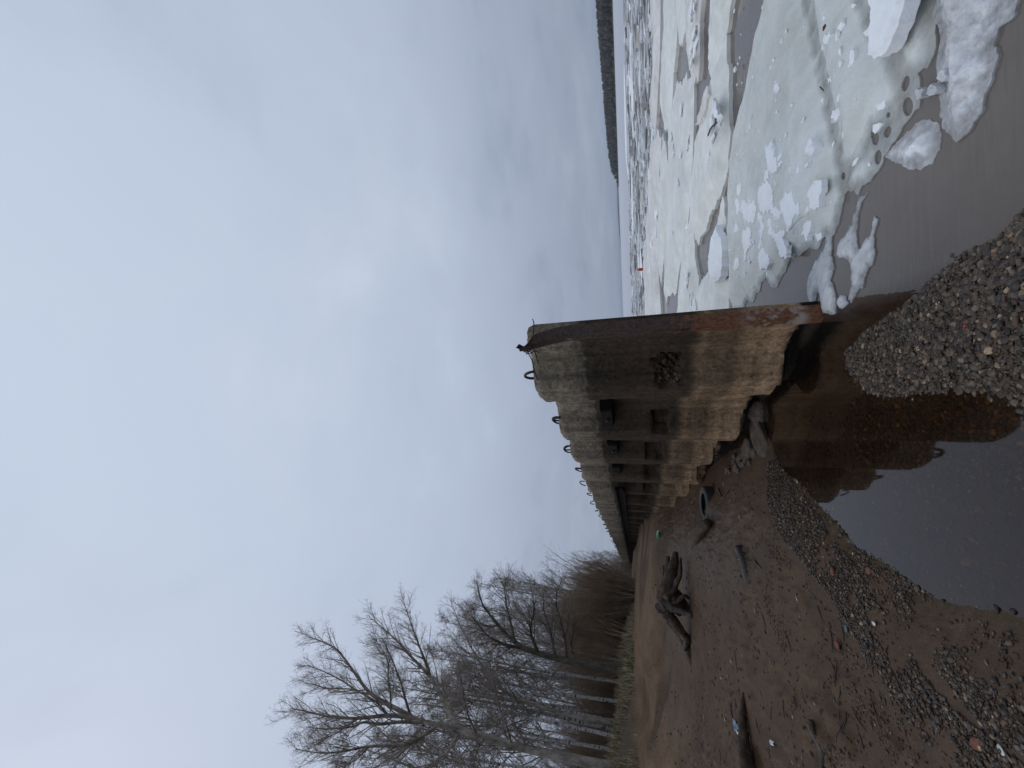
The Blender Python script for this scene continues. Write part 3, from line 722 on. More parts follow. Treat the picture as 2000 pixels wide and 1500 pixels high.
gB = link('gravel', pebble_mesh('gravel', PTS[~nearm], SZ[~nearm]*1.15, ICO0, pr), M_peb); tag(gB, 'fine pebbles mixed through the gravel and the pool bed', 'gravel', kind='stuff')
# loose fragments on the sand
az_ = pr.uniform(radians(-62), radians(-12), 2600); d_ = np.exp(pr.uniform(log(3.0), log(13), 2600))
q = np.c_[np.sin(az_)*d_, np.cos(az_)*d_]
mloc = (q-WO)@NRM; q = q[(mloc > .4)]
zq = Zg(q[:, 0], q[:, 1]); ok = zq > .13; q = q[ok]; zq = zq[ok]
nz_ = fbm(q[:, 0]*1.1, q[:, 1]*1.1, None, 3, 95); ok = nz_ > -.1+pr.normal(0, .25, len(q)); q = q[ok]; zq = zq[ok]
szq = .009*(4.0)**(pr.uniform(0, 1, len(q))**2)
gC = link('gravel', pebble_mesh('gravel', np.c_[q, zq+szq*.1], szq*np.clip(np.hypot(q[:, 0], q[:, 1])/5, .8, 1.8), ICO0, pr), M_peb)
tag(gC, 'scattered small stones and chips lying on the open sand', 'gravel', kind='stuff')

def stone(name, px, py, size, mat, label, cat, flat=.6, group=None, sub=ICO2, seed=0, sink=.25, ang=None, elong=1.3, rough=.3):
    r = np.random.default_rng(seed+int(px)*7+int(py))
    bv, bf = sub
    f = 1+rough*fbm(bv[:, 0]*1.1+seed, bv[:, 1]*1.1, bv[:, 2]*1.1, 4, seed+3, .6)
    v = np.sign(bv)*np.abs(bv)**.8*f[:, None]*np.array([elong, 1, flat])*size*.5
    th = r.uniform(0, pi) if ang is None else ang
    c, s = cos(th), sin(th)
    v = np.stack([v[:, 0]*c-v[:, 1]*s, v[:, 0]*s+v[:, 1]*c, v[:, 2]], -1)
    g = G(px, py)
    o = link(name, np_mesh(name, v, [bf], True), mat, None, (g[0], g[1], g[2]+size*.5*flat*(1-2*sink)))
    tag(o, label, cat, group); return o
# distinctive bits among the pebbles
stone('brick_fragment', 1913, 1455, .042, M_brick, 'largest red brick fragment, in the gravel at the lower right corner', 'brick', .5, seed=1, sink=.1)
stone('brick_fragment', 1640, 1260, .045, M_brick, 'red brick fragment on wet sand left of the gravel ridge', 'brick', .5, seed=2, sink=.1)
stone('brick_fragment', 1628, 1117, .045, M_brick, 'dull red brick fragment on the upper edge of the gravel ridge', 'brick', .5, seed=3, sink=.1)
stone('brick_fragment', 1700, 1115, .045, M_brick, 'orange red brick fragment closest to the pool edge', 'brick', .5, seed=4, sink=.1)
stone('red_pebble', 1888, 637, .016, M_red, 'tiny bright red pebble in the middle of the gravel spit', 'pebble', .7, seed=5, sub=ICO1, sink=-.3)
gw = [('white_chip', 1834, 593, .018, M_white, 'white sliver near the waterline of the spit'), ('white_chip', 1907, 650, .016, M_white, 'white chip just beside the bright red pebble'),
      ('white_chip', 1709, 1218, .022, M_white, 'white chip standing out on the gravel ridge'), ('teal_chip', 1654, 1228, .03, M_teal, 'small teal plastic scrap on the gravel ridge'),
      ('white_chip', 1965, 1467, .022, M_white, 'pale elongated chip in the gravel at the picture corner')]
for nm, a, b, s_, m_, lb in gw: stone(nm, a, b, s_, m_, lb, 'debris', .4, sub=ICO1, sink=-.3, elong=1.7)
# broken concrete and cobbles at the foot of the wall
M_rubble = simple('wet_concrete_rubble', (0.075, 0.054, 0.04), 0.6, 0.45, 12, 1.0, 0.03)
stone('concrete_rubble', 1497, 806, .34, M_rubble, 'rounded concrete lump at the water line between the first two piles', 'rubble', .8, seed=11, sink=.4, elong=1.25, rough=.5)
stone('concrete_rubble', 1488, 850, .38, M_rubble, 'flat cracked concrete slab half sunk in sand beside the pool', 'rubble', .30, seed=12, sink=.38, elong=1.6, ang=.9, rough=.55)
stone('concrete_rubble', 1452, 838, .30, M_rubble, 'concrete lump tucked under the second pile', 'rubble', .6, seed=13, sink=.45, rough=.5)
stone('concrete_rubble', 1466, 876, .26, M_rubble, 'small rubble piece at the head of the cobble trail', 'rubble', .5, seed=14, sink=.35)
cr = random.Random(3)
for i in range(34):
    t = cr.random(); a = 1476-50*t+cr.gauss(0, 7); b = 862+58*t+cr.gauss(0, 8)
    stone('cobble', a, b, cr.uniform(.05, .12), M_rubble, 'wet dark cobble in the trail of stones leading from the wall', 'cobble', .6, 'cobbles trailing from the wall foot', ICO1, i, .3)

# ------------------------------------------------------------------ ice floes
def refine(poly, seg, amp, r, it=None):
    poly = np.asarray(poly, float)
    while True:
        nxt = np.roll(poly, -1, 0); d = nxt-poly; ln = np.hypot(d[:, 0], d[:, 1])
        if ln.max() < seg: break
        o = []
        for p, dv, l in zip(poly, d, ln):
            o.append(p)
            if l >= seg: o.append(p+dv*r.uniform(.4, .6)+np.array([-dv[1], dv[0]])*r.normal(0, amp))
        poly = np.array(o)
    return poly
def edge_dist(q, poly):
    a = poly; b = np.roll(poly, -1, 0); d = b-a; l2 = (d**2).sum(1)+1e-12
    out_ = np.full(len(q), 1e9)
    for i in range(0, len(q), 2000):
        w = q[i:i+2000, None, :]-a[None]
        t = np.clip((w*d[None]).sum(-1)/l2[None], 0, 1)
        out_[i:i+2000] = np.sqrt(((w-t[..., None]*d[None])**2).sum(-1)).min(1)
    return out_
FL = {}
def floe_top(x, y):                        # surface height of the largest floe
    allb, pl, base, top, lip, e = FL['main']; q = np.array([[x, y]])
    if not in_poly(q[:, 0], q[:, 1], pl)[0]: return .05
    return base+top*(lip+(1-lip)*float(sstep(0, e, edge_dist(q, allb))[0]))
def floe(name, outline, top, mat, label, cat='ice floe', group=None, seg=None, amp=.10, edge=None, rough=.015, fs=3.0, holes=(), bottom=-.08, seed=1, base=0.0, dome=0.0, npts=900, lip=.35, world=False, frac=.15):
    r = np.random.default_rng(seed+len(label))
    poly = np.asarray(outline, float) if world else np.array([P(a, b, base+top*.5)[:2] for a, b in outline])
    ext = np.ptp(poly, axis=0); size = float(np.hypot(*ext))
    seg = seg or size/45
    poly = refine(poly, seg, amp, r)
    hs = [refine(np.array([P(a, b, base+top*.5)[:2] for a, b in h]), seg*.8, .08, r) for h in holes]
    allb = np.vstack([poly]+hs)
    lo, hi = poly.min(0), poly.max(0); area = (hi-lo).prod()
    n = int(npts*2.2)
    q = r.uniform(lo, hi, (n, 2)); q = q[in_poly(q[:, 0], q[:, 1], poly)]
    # even the points out a little by rejecting close ones on a coarse grid
    cell = max(sqrt(area/n)*.8, 1e-4); key = np.floor(q/cell).astype(int); _, ix = np.unique(key, axis=0, return_index=True); q = q[ix]
    ed = edge_dist(q, allb); q = q[ed > seg*.35]
    inner = []
    for sc_ in (edge or size*.04,):
        pass
    verts = [Vector((float(a), float(b))) for a, b in np.vstack([allb, q])]
    edges = []; k = 0
    for lp in [poly]+hs:
        m_ = len(lp); edges += [(k+i, k+(i+1) % m_) for i in range(m_)]; k += m_
    vo, eo, fo, ov, oe, of = delaunay_2d_cdt(verts, edges, [], 0, 1e-6)
    vo = np.array([v[:] for v in vo]); fo = np.array([f for f in fo if len(f) == 3])
    cen = vo[fo].mean(1); keep = in_poly(cen[:, 0], cen[:, 1], poly)
    for h in hs: keep &= ~in_poly(cen[:, 0], cen[:, 1], h)
    fo = fo[keep]
    used = np.unique(fo); remap = -np.ones(len(vo), int); remap[used] = np.arange(len(used)); vo = vo[used]; fo = remap[fo]
    a = vo[fo[:, 1]]-vo[fo[:, 0]]; b = vo[fo[:, 2]]-vo[fo[:, 0]]; flip = (a[:, 0]*b[:, 1]-a[:, 1]*b[:, 0]) < 0; fo[flip] = fo[flip][:, ::-1]
    d = edge_dist(vo, allb); e = edge or size*.03
    tz = base+top*(lip+(1-lip)*sstep(0, e, d))+dome*sstep(0, size*frac*1.6, d)
    tz = tz+rough*fbm(vo[:, 0]*fs+seed, vo[:, 1]*fs, None, 5, seed)*sstep(0, e*.6, d)+rough*.5*fbm(vo[:, 0]*fs*5, vo[:, 1]*fs*5, None, 3, seed+4)*sstep(0, e*.4, d)
    FL['last'] = (allb, poly, base, top, lip, e)
    e3 = np.vstack([fo[:, [0, 1]], fo[:, [1, 2]], fo[:, [2, 0]]]); ek = {}
    for i, j in e3.tolist(): ek[(i, j)] = 1
    bd = [(i, j) for (i, j) in ek if (j, i) not in ek]
    nv = len(vo); bi = {}; extra = []
    c0 = vo.mean(0)
    for i, j in bd:
        for v in (i, j):
            if v not in bi: bi[v] = nv+len(extra); extra.append([vo[v, 0], vo[v, 1], base+bottom])
    Q = [[j, i, bi[i], bi[j]] for i, j in bd]
    loc = np.array([c0[0], c0[1], 0])
    Vv = np.vstack([np.c_[vo, tz], np.array(extra)])-loc
    me = np_mesh(name, Vv, [fo, np.array(Q)], True); me.set_sharp_from_angle(angle=radians(48))
    o = link(name, me, mat, None, loc); tag(o, label, cat, group); return o
def ell(cx, cy, a, b, th, n=10):
    t = np.arange(n)*2*pi/n; return [(cx+a*cos(u)*cos(th)-b*sin(u)*sin(th), cy+a*cos(u)*sin(th)+b*sin(u)*cos(th)) for u in t]

holes = [ell(1750, 167, 7, 16, .25), ell(1754, 212, 10, 19, .05), ell(1716, 261, 7, 12, .3), ell(1692, 270, 8, 17, -.1), ell(1698, 310, 7, 15, .1), ell(1717, 228, 4, 6, .2), ell(1633, 346, 4, 8, .1)]
floe('ice_floe', [(1500, -320), (1487, 0), (1470, 60), (1463, 110), (1445, 180), (1432, 240), (1421, 320), (1416, 400), (1418, 480), (1421, 560), (1424, 614), (1437, 608), (1450, 592), (1462, 592), (1474, 572),
                  (1487, 543), (1508, 562), (1518, 540), (1540, 505), (1560, 492), (1585, 488), (1604, 462), (1624, 440), (1630, 410), (1642, 374), (1660, 384), (1668, 365), (1690, 345), (1706, 322), (1716, 300),
                  (1744, 250), (1775, 215), (1778, 190), (1772, 148), (1790, 138), (1803, 110), (1806, 50), (1808, 0), (1822, -320)], .10, M_ice_wet,
     'largest ice floe, wet and greyish, filling the near river', edge=.30, rough=.010, fs=1.6, holes=holes, seed=3, npts=5200, seg=.045, amp=.11, lip=.08)
FL['main'] = FL['last']
def chunk_base(pl): c = np.mean([P(a, b, .08) for a, b in pl], 0); return floe_top(c[0], c[1])-.006
floe('ice_floe', [(1975, -260), (1962, 0), (1955, 35), (1925, 60), (1915, 95), (1925, 112), (1912, 160), (1895, 220), (1870, 260), (1845, 282), (1826, 262), (1814, 230), (1809, 120), (1813, 60), (1826, -260)], .10, M_gran,
     'granular white ice block with pitted surface nearest the beach', edge=.3, rough=.035, fs=7.0, seed=5, npts=4500, seg=.025, amp=.10, lip=.10, dome=.02)
floe('ice_lump', [(1700, 309), (1715, 290), (1740, 262), (1770, 240), (1792, 244), (1803, 268), (1800, 298), (1786, 326), (1764, 338), (1740, 334), (1716, 320)], .15, M_lump,
     'rounded white ice lump at the near edge of the largest floe', 'ice', edge=.28, rough=.07, fs=4.0, seed=8, npts=1500, seg=.018, lip=.03)
floe('ice_slab', [(1697, 106), (1699, 60), (1706, 20), (1712, -90), (1776, -90), (1770, 0), (1752, 60), (1736, 96), (1722, 109)], .06, M_snow,
     'thick white ice slab lying flat on the largest floe', 'ice', edge=.04, rough=.012, fs=6.0, seed=9, npts=900, base=.09, bottom=-.03, lip=.6, seg=.02)
floe('thin_ice', [(1612, 452), (1624, 462), (1622, 500), (1628, 524), (1620, 548), (1630, 580), (1630, 612), (1604, 611), (1600, 580), (1594, 570), (1585, 600), (1575, 575), (1577, 548), (1590, 512), (1606, 492)], .025, M_thin,
     'thin grey ice sheet drifting beside the steel corner of the wall', 'ice', edge=.05, rough=.012, fs=9.0, seed=10, seg=.02, npts=700, bottom=-.02)
floe('thin_ice', [(1692, 376), (1676, 386), (1664, 440), (1648, 462), (1634, 478), (1632, 498), (1646, 502), (1660, 524), (1662, 560), (1655, 584), (1660, 592), (1684, 562), (1692, 530), (1707, 502), (1705, 456), (1713, 428), (1706, 422), (1700, 456), (1676, 488), (1671, 460), (1678, 410)], .022, M_thin,
     'curved thin ice sheet with a long hooked arm over brown water', 'ice', edge=.05, rough=.010, fs=9.0, seed=12, seg=.018, npts=900, bottom=-.02)
floe('thin_ice', [(1640, 576), (1650, 578), (1656, 590), (1650, 598), (1637, 600), (1634, 592)], .022, M_thin, 'smallest thin ice scrap beside the steel corner', 'ice', edge=.03, rough=.01, fs=9., seed=13, seg=.015, npts=120, bottom=-.02)
floe('ice_floe', [(1413, 66), (1400, 112), (1390, 170), (1374, 212), (1362, 246), (1353, 330), (1350, 380), (1352, 440), (1357, 470), (1360, 480), (1371, 455), (1390, 410), (1408, 364), (1418, 320), (1422, 260), (1419, 150)], .16, M_ice,
     'pointed white floe second from the beach with a twig on it', edge=.35, rough=.03, fs=1.3, seed=14, npts=1800, lip=.3)
floe('ice_floe', [(1319, 158), (1312, 210), (1308, 290), (1303, 340), (1300, 450), (1297, 560), (1299, 598), (1310, 574), (1325, 520), (1340, 450), (1347, 380), (1350, 300), (1352, 200), (1350, 150), (1338, 140)], .16, M_ice,
     'long smooth floe tapering to a point in front of the wall', edge=.5, rough=.03, fs=.9, seed=15, npts=1500, lip=.3)
floe('ice_floe', [(1345, 398), (1352, 450), (1362, 540), (1365, 660), (1318, 660), (1322, 600), (1331, 520), (1336, 460)], .16, M_ice, 'wedge floe meeting the wall with crumbs along its middle', edge=.4, rough=.035, fs=1.1, seed=16, npts=900, lip=.3)
floe('ice_floe', [(1406, 384), (1413, 430), (1416, 500), (1418, 560), (1417, 655), (1366, 655), (1363, 560), (1371, 540), (1384, 522), (1386, 490), (1393, 460), (1400, 420)], .16, M_ice, 'floe squeezed between the largest floe and the wall', edge=.3, rough=.035, fs=1.4, seed=17, npts=1200, lip=.3)
floe('ice_floe', [(1436, -260), (1424, 0), (1416, 60), (1402, 104), (1386, 160), (1379, 135), (1383, 80), (1387, 40), (1378, -260)], .16, M_ice, 'split white floe across the narrow channel from the largest floe', edge=.4, rough=.04, fs=1.2, seed=18, npts=1000, lip=.3)
floe('ice_floe', [(1343, -260), (1341, 60), (1342, 110), (1350, 150), (1362, 158), (1365, 80), (1369, 0), (1374, -260)], .17, M_ice_tan, 'narrow tan stained floe beyond the channel', edge=.4, rough=.04, fs=1.1, seed=19, npts=800, lip=.4)
floe('ice_floe', [(1293, -260), (1297, 40), (1295, 130), (1292, 200), (1296, 252), (1305, 262), (1312, 200), (1318, 110), (1322, 40), (1318, -260)], .18, M_ice, 'broad white floe in the middle row, dry edged', edge=.5, rough=.05, fs=.8, seed=20, npts=900, lip=.4)
floe('ice_floe', [(1322, -200), (1320, 10), (1323, 60), (1331, 92), (1338, 60), (1336, 0), (1338, -200)], .16, M_ice, 'short pointed floe between broad white floe and tan one', edge=.4, rough=.05, fs=1., seed=21, npts=400, lip=.4)
floe('ice_floe', [(1275, -260), (1277, 100), (1272, 200), (1274, 256), (1285, 182), (1289, 100), (1290, 0), (1289, -260)], .2, M_ice_tan, 'thin far strip floe edging the brash ice', edge=.5, rough=.06, fs=.7, seed=22, npts=700, lip=.5)
floe('ice_floe', [(1272, 262), (1268, 340), (1265, 420), (1258, 520), (1262, 600), (1262, 665), (1291, 665), (1289, 600), (1283, 480), (1285, 380), (1290, 300), (1291, 270)], .2, M_ice_tan, 'rough beige floe edging the brash ice near the wall', edge=.5, rough=.09, fs=1.1, seed=23, npts=1400, lip=.4)
floe('ice_floe', [(1293, 262), (1288, 380), (1286, 460), (1290, 560), (1296, 505), (1303, 420), (1304, 330), (1300, 288)], .18, M_ice, 'slim floe lying behind the long tapering one', edge=.4, rough=.05, fs=1., seed=24, npts=700, lip=.4)
floe('ice_slab', [(1381, 168), (1376, 190), (1366, 222), (1359, 242), (1364, 244), (1374, 226), (1386, 186)], .10, M_ice_tan, 'upturned cream slab on the pointed floe', 'ice', edge=.1, rough=.03, fs=3., seed=25, npts=200, base=.15, bottom=-.06, lip=.6)
floe('ice_slab', [(1398, 440), (1390, 470), (1386, 500), (1388, 545), (1396, 552), (1408, 540), (1410, 500), (1408, 470)], .09, M_snow, 'snow crusted slab on the squeezed floe', 'ice', edge=.1, rough=.03, fs=3., seed=26, npts=250, base=.13, bottom=-.05, lip=.5)
# snow patches and chunks lying on the largest floe: outlines as seen
def crop(pts, ox=1400, oy=250, k=.26667): return [(ox+a*k, oy+b*k) for a, b in pts]
patches = [
 ([(370, 110), (395, 105), (415, 140), (420, 200), (445, 290), (440, 320), (405, 330), (380, 300), (375, 200)], 'tall upright white chunk farthest out of the crust cluster'),
 ([(345, 310), (375, 300), (380, 370), (365, 390), (350, 370)], 'small chunk just below the tall white chunk'),
 ([(310, 430), (340, 395), (380, 400), (405, 450), (410, 520), (440, 600), (420, 640), (390, 600), (350, 630), (310, 590), (300, 520)], 'ragged snow crust in the middle of the cluster'),
 ([(190, 530), (215, 550), (240, 570), (275, 520), (290, 590), (280, 650), (230, 690), (195, 650), (180, 590)], 'ragged snow crust on the far side of the cluster'),
 ([(465, 530), (500, 470), (550, 460), (565, 540), (585, 620), (560, 660), (540, 730), (500, 690), (460, 640)], 'large bright snow crust with a curled tip'),
 ([(675, 440), (710, 395), (755, 380), (765, 480), (750, 580), (720, 600), (680, 570), (665, 500)], 'pale snow crust nearest the beach side'),
 ([(630, 620), (655, 615), (670, 660), (690, 640), (690, 720), (675, 770), (660, 830), (620, 790), (640, 720)], 'forked snow crust by the bent twig'),
 ([(700, 740), (745, 745), (770, 790), (740, 830), (695, 800)], 'small rounded crust beside the forked one'),
 ([(370, 690), (430, 675), (470, 740), (500, 770), (480, 800), (520, 860), (500, 960), (460, 930), (440, 860), (400, 800), (360, 760)], 'long broken crust at the near end of the cluster'),
 ([(310, 900), (340, 875), (380, 930), (385, 990), (350, 1030), (310, 1000)], 'oval crust close to the floe end'),
 ([(190, 745), (230, 720), (255, 760), (240, 810), (262, 850), (230, 880), (210, 970), (200, 960), (190, 850)], 'keyhole shaped crust near the far edge'),
 ([(20, 1060), (45, 1010), (80, 985), (82, 1040), (60, 1075)], 'bright white block on the gap by the squeezed floe'),
 ([(125, 1035), (135, 970), (165, 960), (155, 1040)], 'narrow chip by the far edge below the oval crust'),
 ([(145, 480), (155, 415), (180, 410), (170, 495), (155, 505)], 'narrow chip highest on the far edge'),
 ([(130, 590), (140, 515), (165, 540), (168, 600), (150, 640)], 'second chip down along the far edge'),
 ([(125, 730), (140, 700), (158, 720), (148, 765), (128, 760)], 'third chip down along the far edge'),
 ([(655, 190), (670, 110), (690, 75), (700, 110), (720, 150), (705, 190)], 'upright chunk standing out toward open ice'),
 ([(430, 240), (460, 200), (480, 180), (475, 210), (440, 260)], 'sliver leaning on the tall white chunk'),
 ([(635, 285), (660, 255), (672, 262), (650, 292)], 'small oval chip on clear ice'), ([(585, 300), (600, 280), (607, 300), (600, 340), (588, 335)], 'small hooked chip on clear ice'),
 ([(300, 650), (330, 640), (345, 700), (330, 790), (320, 870), (305, 860), (315, 760)], 'thin crooked strip of crust in the cluster'),
 ([(415, 590), (440, 580), (465, 620), (460, 670), (430, 670)], 'wedge of crust between the two large crusts')]
for i, (pl, lb) in enumerate(patches):
    floe('ice_chunk', crop(pl), .022 if i not in (0, 11, 16) else .05, M_snow, lb, 'ice', 'chunks on the largest floe', seg=.022, amp=.20, edge=.03, rough=.014, fs=16., seed=40+i, npts=160, base=chunk_base(crop(pl)), bottom=-.025, lip=.6)
cropA = lambda pts: [(1400+a*.3, b*.3) for a, b in pts]
patches2 = [
 ([(700, 290), (690, 260), (715, 230), (735, 195), (740, 225), (715, 290)], 'curved chip near the red brown scrap'), ([(845, 470), (850, 430), (862, 360), (885, 325), (895, 350), (880, 420), (865, 465)], 'glassy ridge of clear ice on the open floe'),
 ([(1440, 480), (1455, 455), (1485, 455), (1495, 495), (1465, 535), (1440, 520)], 'clear ice cube on the granular block'), ([(1375, 570), (1400, 545), (1430, 570), (1415, 615), (1380, 625)], 'second clear lump on the granular block'),
 ([(1285, 600), (1300, 575), (1345, 580), (1330, 630), (1300, 650)], 'clear lump in the gap beside the granular block'), ([(715, 510), (740, 495), (748, 525), (725, 540)], 'small clear chip on open ice'),
 ([(670, 650), (680, 610), (695, 640), (690, 690)], 'upright chip in the middle of the open ice'), ([(575, 690), (590, 665), (610, 680), (600, 720)], 'clear chip left of the upright one'),
 ([(370, 545), (395, 535), (408, 570), (395, 595), (370, 585)], 'white block alone on the far side'), ([(740, 760), (770, 720), (800, 680), (805, 720), (770, 790)], 'thin jagged film of ice'),
 ([(1020, 680), (1050, 630), (1095, 630), (1095, 690), (1050, 720)], 'round pale patch beside the melt holes'), ([(935, 290), (945, 230), (970, 210), (965, 250), (940, 310)], 'slender chip near the thick slab')]
for i, (pl, lb) in enumerate(patches2):
    floe('ice_chunk', cropA(pl), .022, M_thin if i in (2, 3, 4) else M_snow, lb, 'ice', 'chunks on the largest floe', seg=.022, amp=.16, edge=.03, rough=.014, fs=16., seed=70+i, npts=110, base=chunk_base(cropA(pl)), bottom=-.025, lip=.5)
fr_ = random.Random(12)
crv, crf = ICO0
crumb_me = []
for s in range(5):
    f = 1+.5*vnoise(crv[:, 0]*2+s*5, crv[:, 1]*2, crv[:, 2]*2, s)
    crumb_me.append(np_mesh('ice_crumb', crv*f[:, None]*np.array([1, .7, .5]), [crf], False)); crumb_me[-1].materials.append(M_snow)
for i in range(120):
    if i < 80: a, b = fr_.uniform(1425, 1680), fr_.uniform(10, 520)
    else: a, b = fr_.uniform(1425, 1500), fr_.uniform(380, 600)
    if a > 1660-(b-350)*.9 and b > 350: continue
    q = P(a, b, .10)
    o = link('ice_crumb', fr_.choice(crumb_me), None, None, (q[0], q[1], floe_top(q[0], q[1])))
    s_ = fr_.uniform(.008, .026)*fr_.choice((1, 1, 1.8)); o.scale = (s_*fr_.uniform(.8, 1.6), s_, s_); o.rotation_euler = (fr_.uniform(-.4, .4), 0, fr_.uniform(0, 6.28))
    tag(o, 'small white ice crumb scattered on the largest floe', 'ice', 'crumbs on the largest floe')
for i in range(46):                       # crumbs on the floes behind
    a, b = [(fr_.uniform(1310, 1345), fr_.uniform(210, 470)), (fr_.uniform(1365, 1410), fr_.uniform(180, 380)), (fr_.uniform(1335, 1362), fr_.uniform(530, 640)), (fr_.uniform(1345, 1362), fr_.uniform(0, 140)), (fr_.uniform(1268, 1284), fr_.uniform(330, 620))][i % 5]
    q = P(a, b, .17)
    o = link('ice_crumb', fr_.choice(crumb_me), None, None, (q[0], q[1], .175))
    s_ = fr_.uniform(.04, .12)*(2.2 if i % 5 == 4 else 1); o.scale = (s_*1.5, s_, s_*.7); o.rotation_euler = (fr_.uniform(-.3, .3), 0, fr_.uniform(0, 6.28))
    tag(o, 'white ice lump scattered on the floes behind the largest', 'ice', 'lumps on the farther floes')

# drifting brash ice out in the stream
br = np.random.default_rng(31)
NB = 16000
dB = np.exp(br.uniform(log(16.5), log(66), NB)); azB = br.uniform(radians(-26), radians(64), NB)
xB, yB = np.sin(azB)*dB, np.cos(azB)*dB
mB_ = (xB-WO[0])*NRM[0]+(yB-WO[1])*NRM[1]
cl_ = fbm(xB*.05, yB*.22, None, 3, 61)
nearcut = 17.5+3*fbm(azB*6, azB*0, None, 3, 62)
okB = (mB_ < -1.2) & (dB > nearcut) & (cl_ > -.22+.25*(dB > 55))
xB, yB, dB, azB = xB[okB], yB[okB], dB[okB], azB[okB]; nB = len(xB)
szB = .06*(7.5)**(br.uniform(0, 1, nB)**2.0)*np.clip(dB/26, .7, 1.8)
kk = 7; th = (np.arange(kk)[None]+br.uniform(-.3, .3, (nB, kk)))*2*pi/kk; rd = br.uniform(.6, 1.15, (nB, kk))
el_ = br.uniform(1.0, 3.2, nB)[:, None]
ux = np.cos(th)*rd*el_; uy = np.sin(th)*rd*.9
rot = -azB+br.normal(0, .5, nB); c, s = np.cos(rot)[:, None], np.sin(rot)[:, None]
px_ = xB[:, None]+szB[:, None]*(ux*c-uy*s); py_ = yB[:, None]+szB[:, None]*(ux*s+uy*c)
hB = br.uniform(.02, .11, nB)*np.clip(szB/.3, .5, 1.8)
tilt = br.normal(0, .06, (nB, 2))
topz = np.maximum(hB[:, None]+szB[:, None]*(ux*tilt[:, :1]+uy*tilt[:, 1:]), .008)
VT = np.stack([px_*.9+xB[:, None]*.1, py_*.9+yB[:, None]*.1, topz], -1); VBt = np.stack([px_, py_, np.full_like(px_, -.03)], -1)
Vb = np.concatenate([VT, VBt], 1).reshape(-1, 3); o0 = (np.arange(nB)*2*kk)[:, None]
Ft = o0+np.arange(kk)[None]; j = np.arange(kk); jn = (j+1) % kk
Fs = (o0[:, :, None]+np.stack([j, kk+j, kk+jn, jn], -1)[None]).reshape(-1, 4)
icp = np.array([[.74, .77, .78], [.60, .62, .63], [.42, .42, .42], [.24, .23, .225], [.80, .82, .83], [.55, .51, .46]])
cB = icp[br.choice(6, nB, p=[.20, .20, .20, .22, .12, .06])]*br.uniform(.8, 1.1, (nB, 1))
brash = link('brash_ice', np_mesh('brash_ice', Vb, [Ft, Fs], False, np.repeat(cB, 2*kk, 0)), M_brash)
tag(brash, 'field of broken brash ice drifting in the river', 'ice', kind='stuff')
for i, (a, b0, b1, wd, lb) in enumerate([(1223, 120, 330, 1.1, 'thin white streak of ice farthest out on the river'), (1238, 40, 235, 1.6, 'long white streak of ice in the brash upstream'), (1233, 330, 480, 1.4, 'long white streak of ice in the brash nearer the wall'), (1247, 470, 560, 1.6, 'white raft of ice beside the red float')]):
    pts = [(a+(b-280)*.025-wd*.8*sin(pi*t), b) for t, b in zip(np.linspace(0, 1, 7), np.linspace(b0, b1, 7))]+[(a+(b-280)*.025+wd*.8*sin(pi*t)+.2, b) for t, b in zip(np.linspace(1, 0, 7), np.linspace(b1, b0, 7))]
    floe('ice_floe', pts, .22, M_snow, lb, seed=90+i, npts=150, rough=.05, fs=.6, edge=.6, lip=.5)
q = P(1256, 527, .2); th = np.linspace(0, pi, 9)
V1, Q1, T1 = tube([q+np.array([0, 0, -.25]), q+np.array([.02, 0, -.1]), q+np.array([.04, 0, .12]), q+np.array([.05, 0, .3]), q+np.array([.05, 0, .36])], [.03, .08, .10, .07, .03], 12)
tag(link('red_float', MB().add(V1, Q1, T1).mesh('red_float'), M_red), 'small red float caught among the brash ice', 'float')
def stick(name, pts, rad, mat, label, cat='stick', k=7, wob=.25, seed=0, group=None):
    pts = np.asarray(pts, float); n = max(10, len(pts)*4)
    t0 = np.linspace(0, 1, len(pts)); t = np.linspace(0, 1, n)
    pp = np.stack([np.interp(t, t0, pts[:, i]) for i in range(3)], -1)
    for _ in range(2): pp[1:-1] = (pp[:-2]+2*pp[1:-1]+pp[2:])/4
    rr = np.interp(t, np.linspace(0, 1, len(rad)), rad)
    V1, Q1, T1 = tube(pp, rr, k, True, wob, seed)
    loc = pp.mean(0)
    o = link(name, MB().add(V1-loc, Q1, T1).mesh(name), mat, None, loc); tag(o, label, cat, group); return o
stick('twig', [P(1383, 265, .2), P(1388, 250, .22), P(1396, 243, .21), P(1399, 240, .24)], [.012, .014, .01], M_wetwood, 'thin dark twig on the pointed floe', seed=1)
stick('twig', [P(1537, 456, .12), P(1543, 449, .13), P(1553, 436, .125), P(1565, 424, .12), P(1570, 423, .12)], [.0012, .0018, .0018, .0012], M_wetwood, 'bent hair-thin twig beside the forked crust', seed=2)
stick('twig', [P(1601, 169, .12), P(1607, 175, .12), P(1609, 178, .12)], [.003, .004, .002], M_wetwood, 'tiny twig on the open ice', seed=3)
stick('bark_scrap', [P(1608, 60, .125), P(1610, 52, .13), P(1612, 47, .125)], [.004, .010, .003], M_brick, 'small red brown scrap on the open ice', 'debris', seed=4)

# ------------------------------------------------------------------ driftwood, tyres and litter on the sand
def gp(px, py, dz=0.0): g = G(px, py); return g+np.array([0, 0, dz])
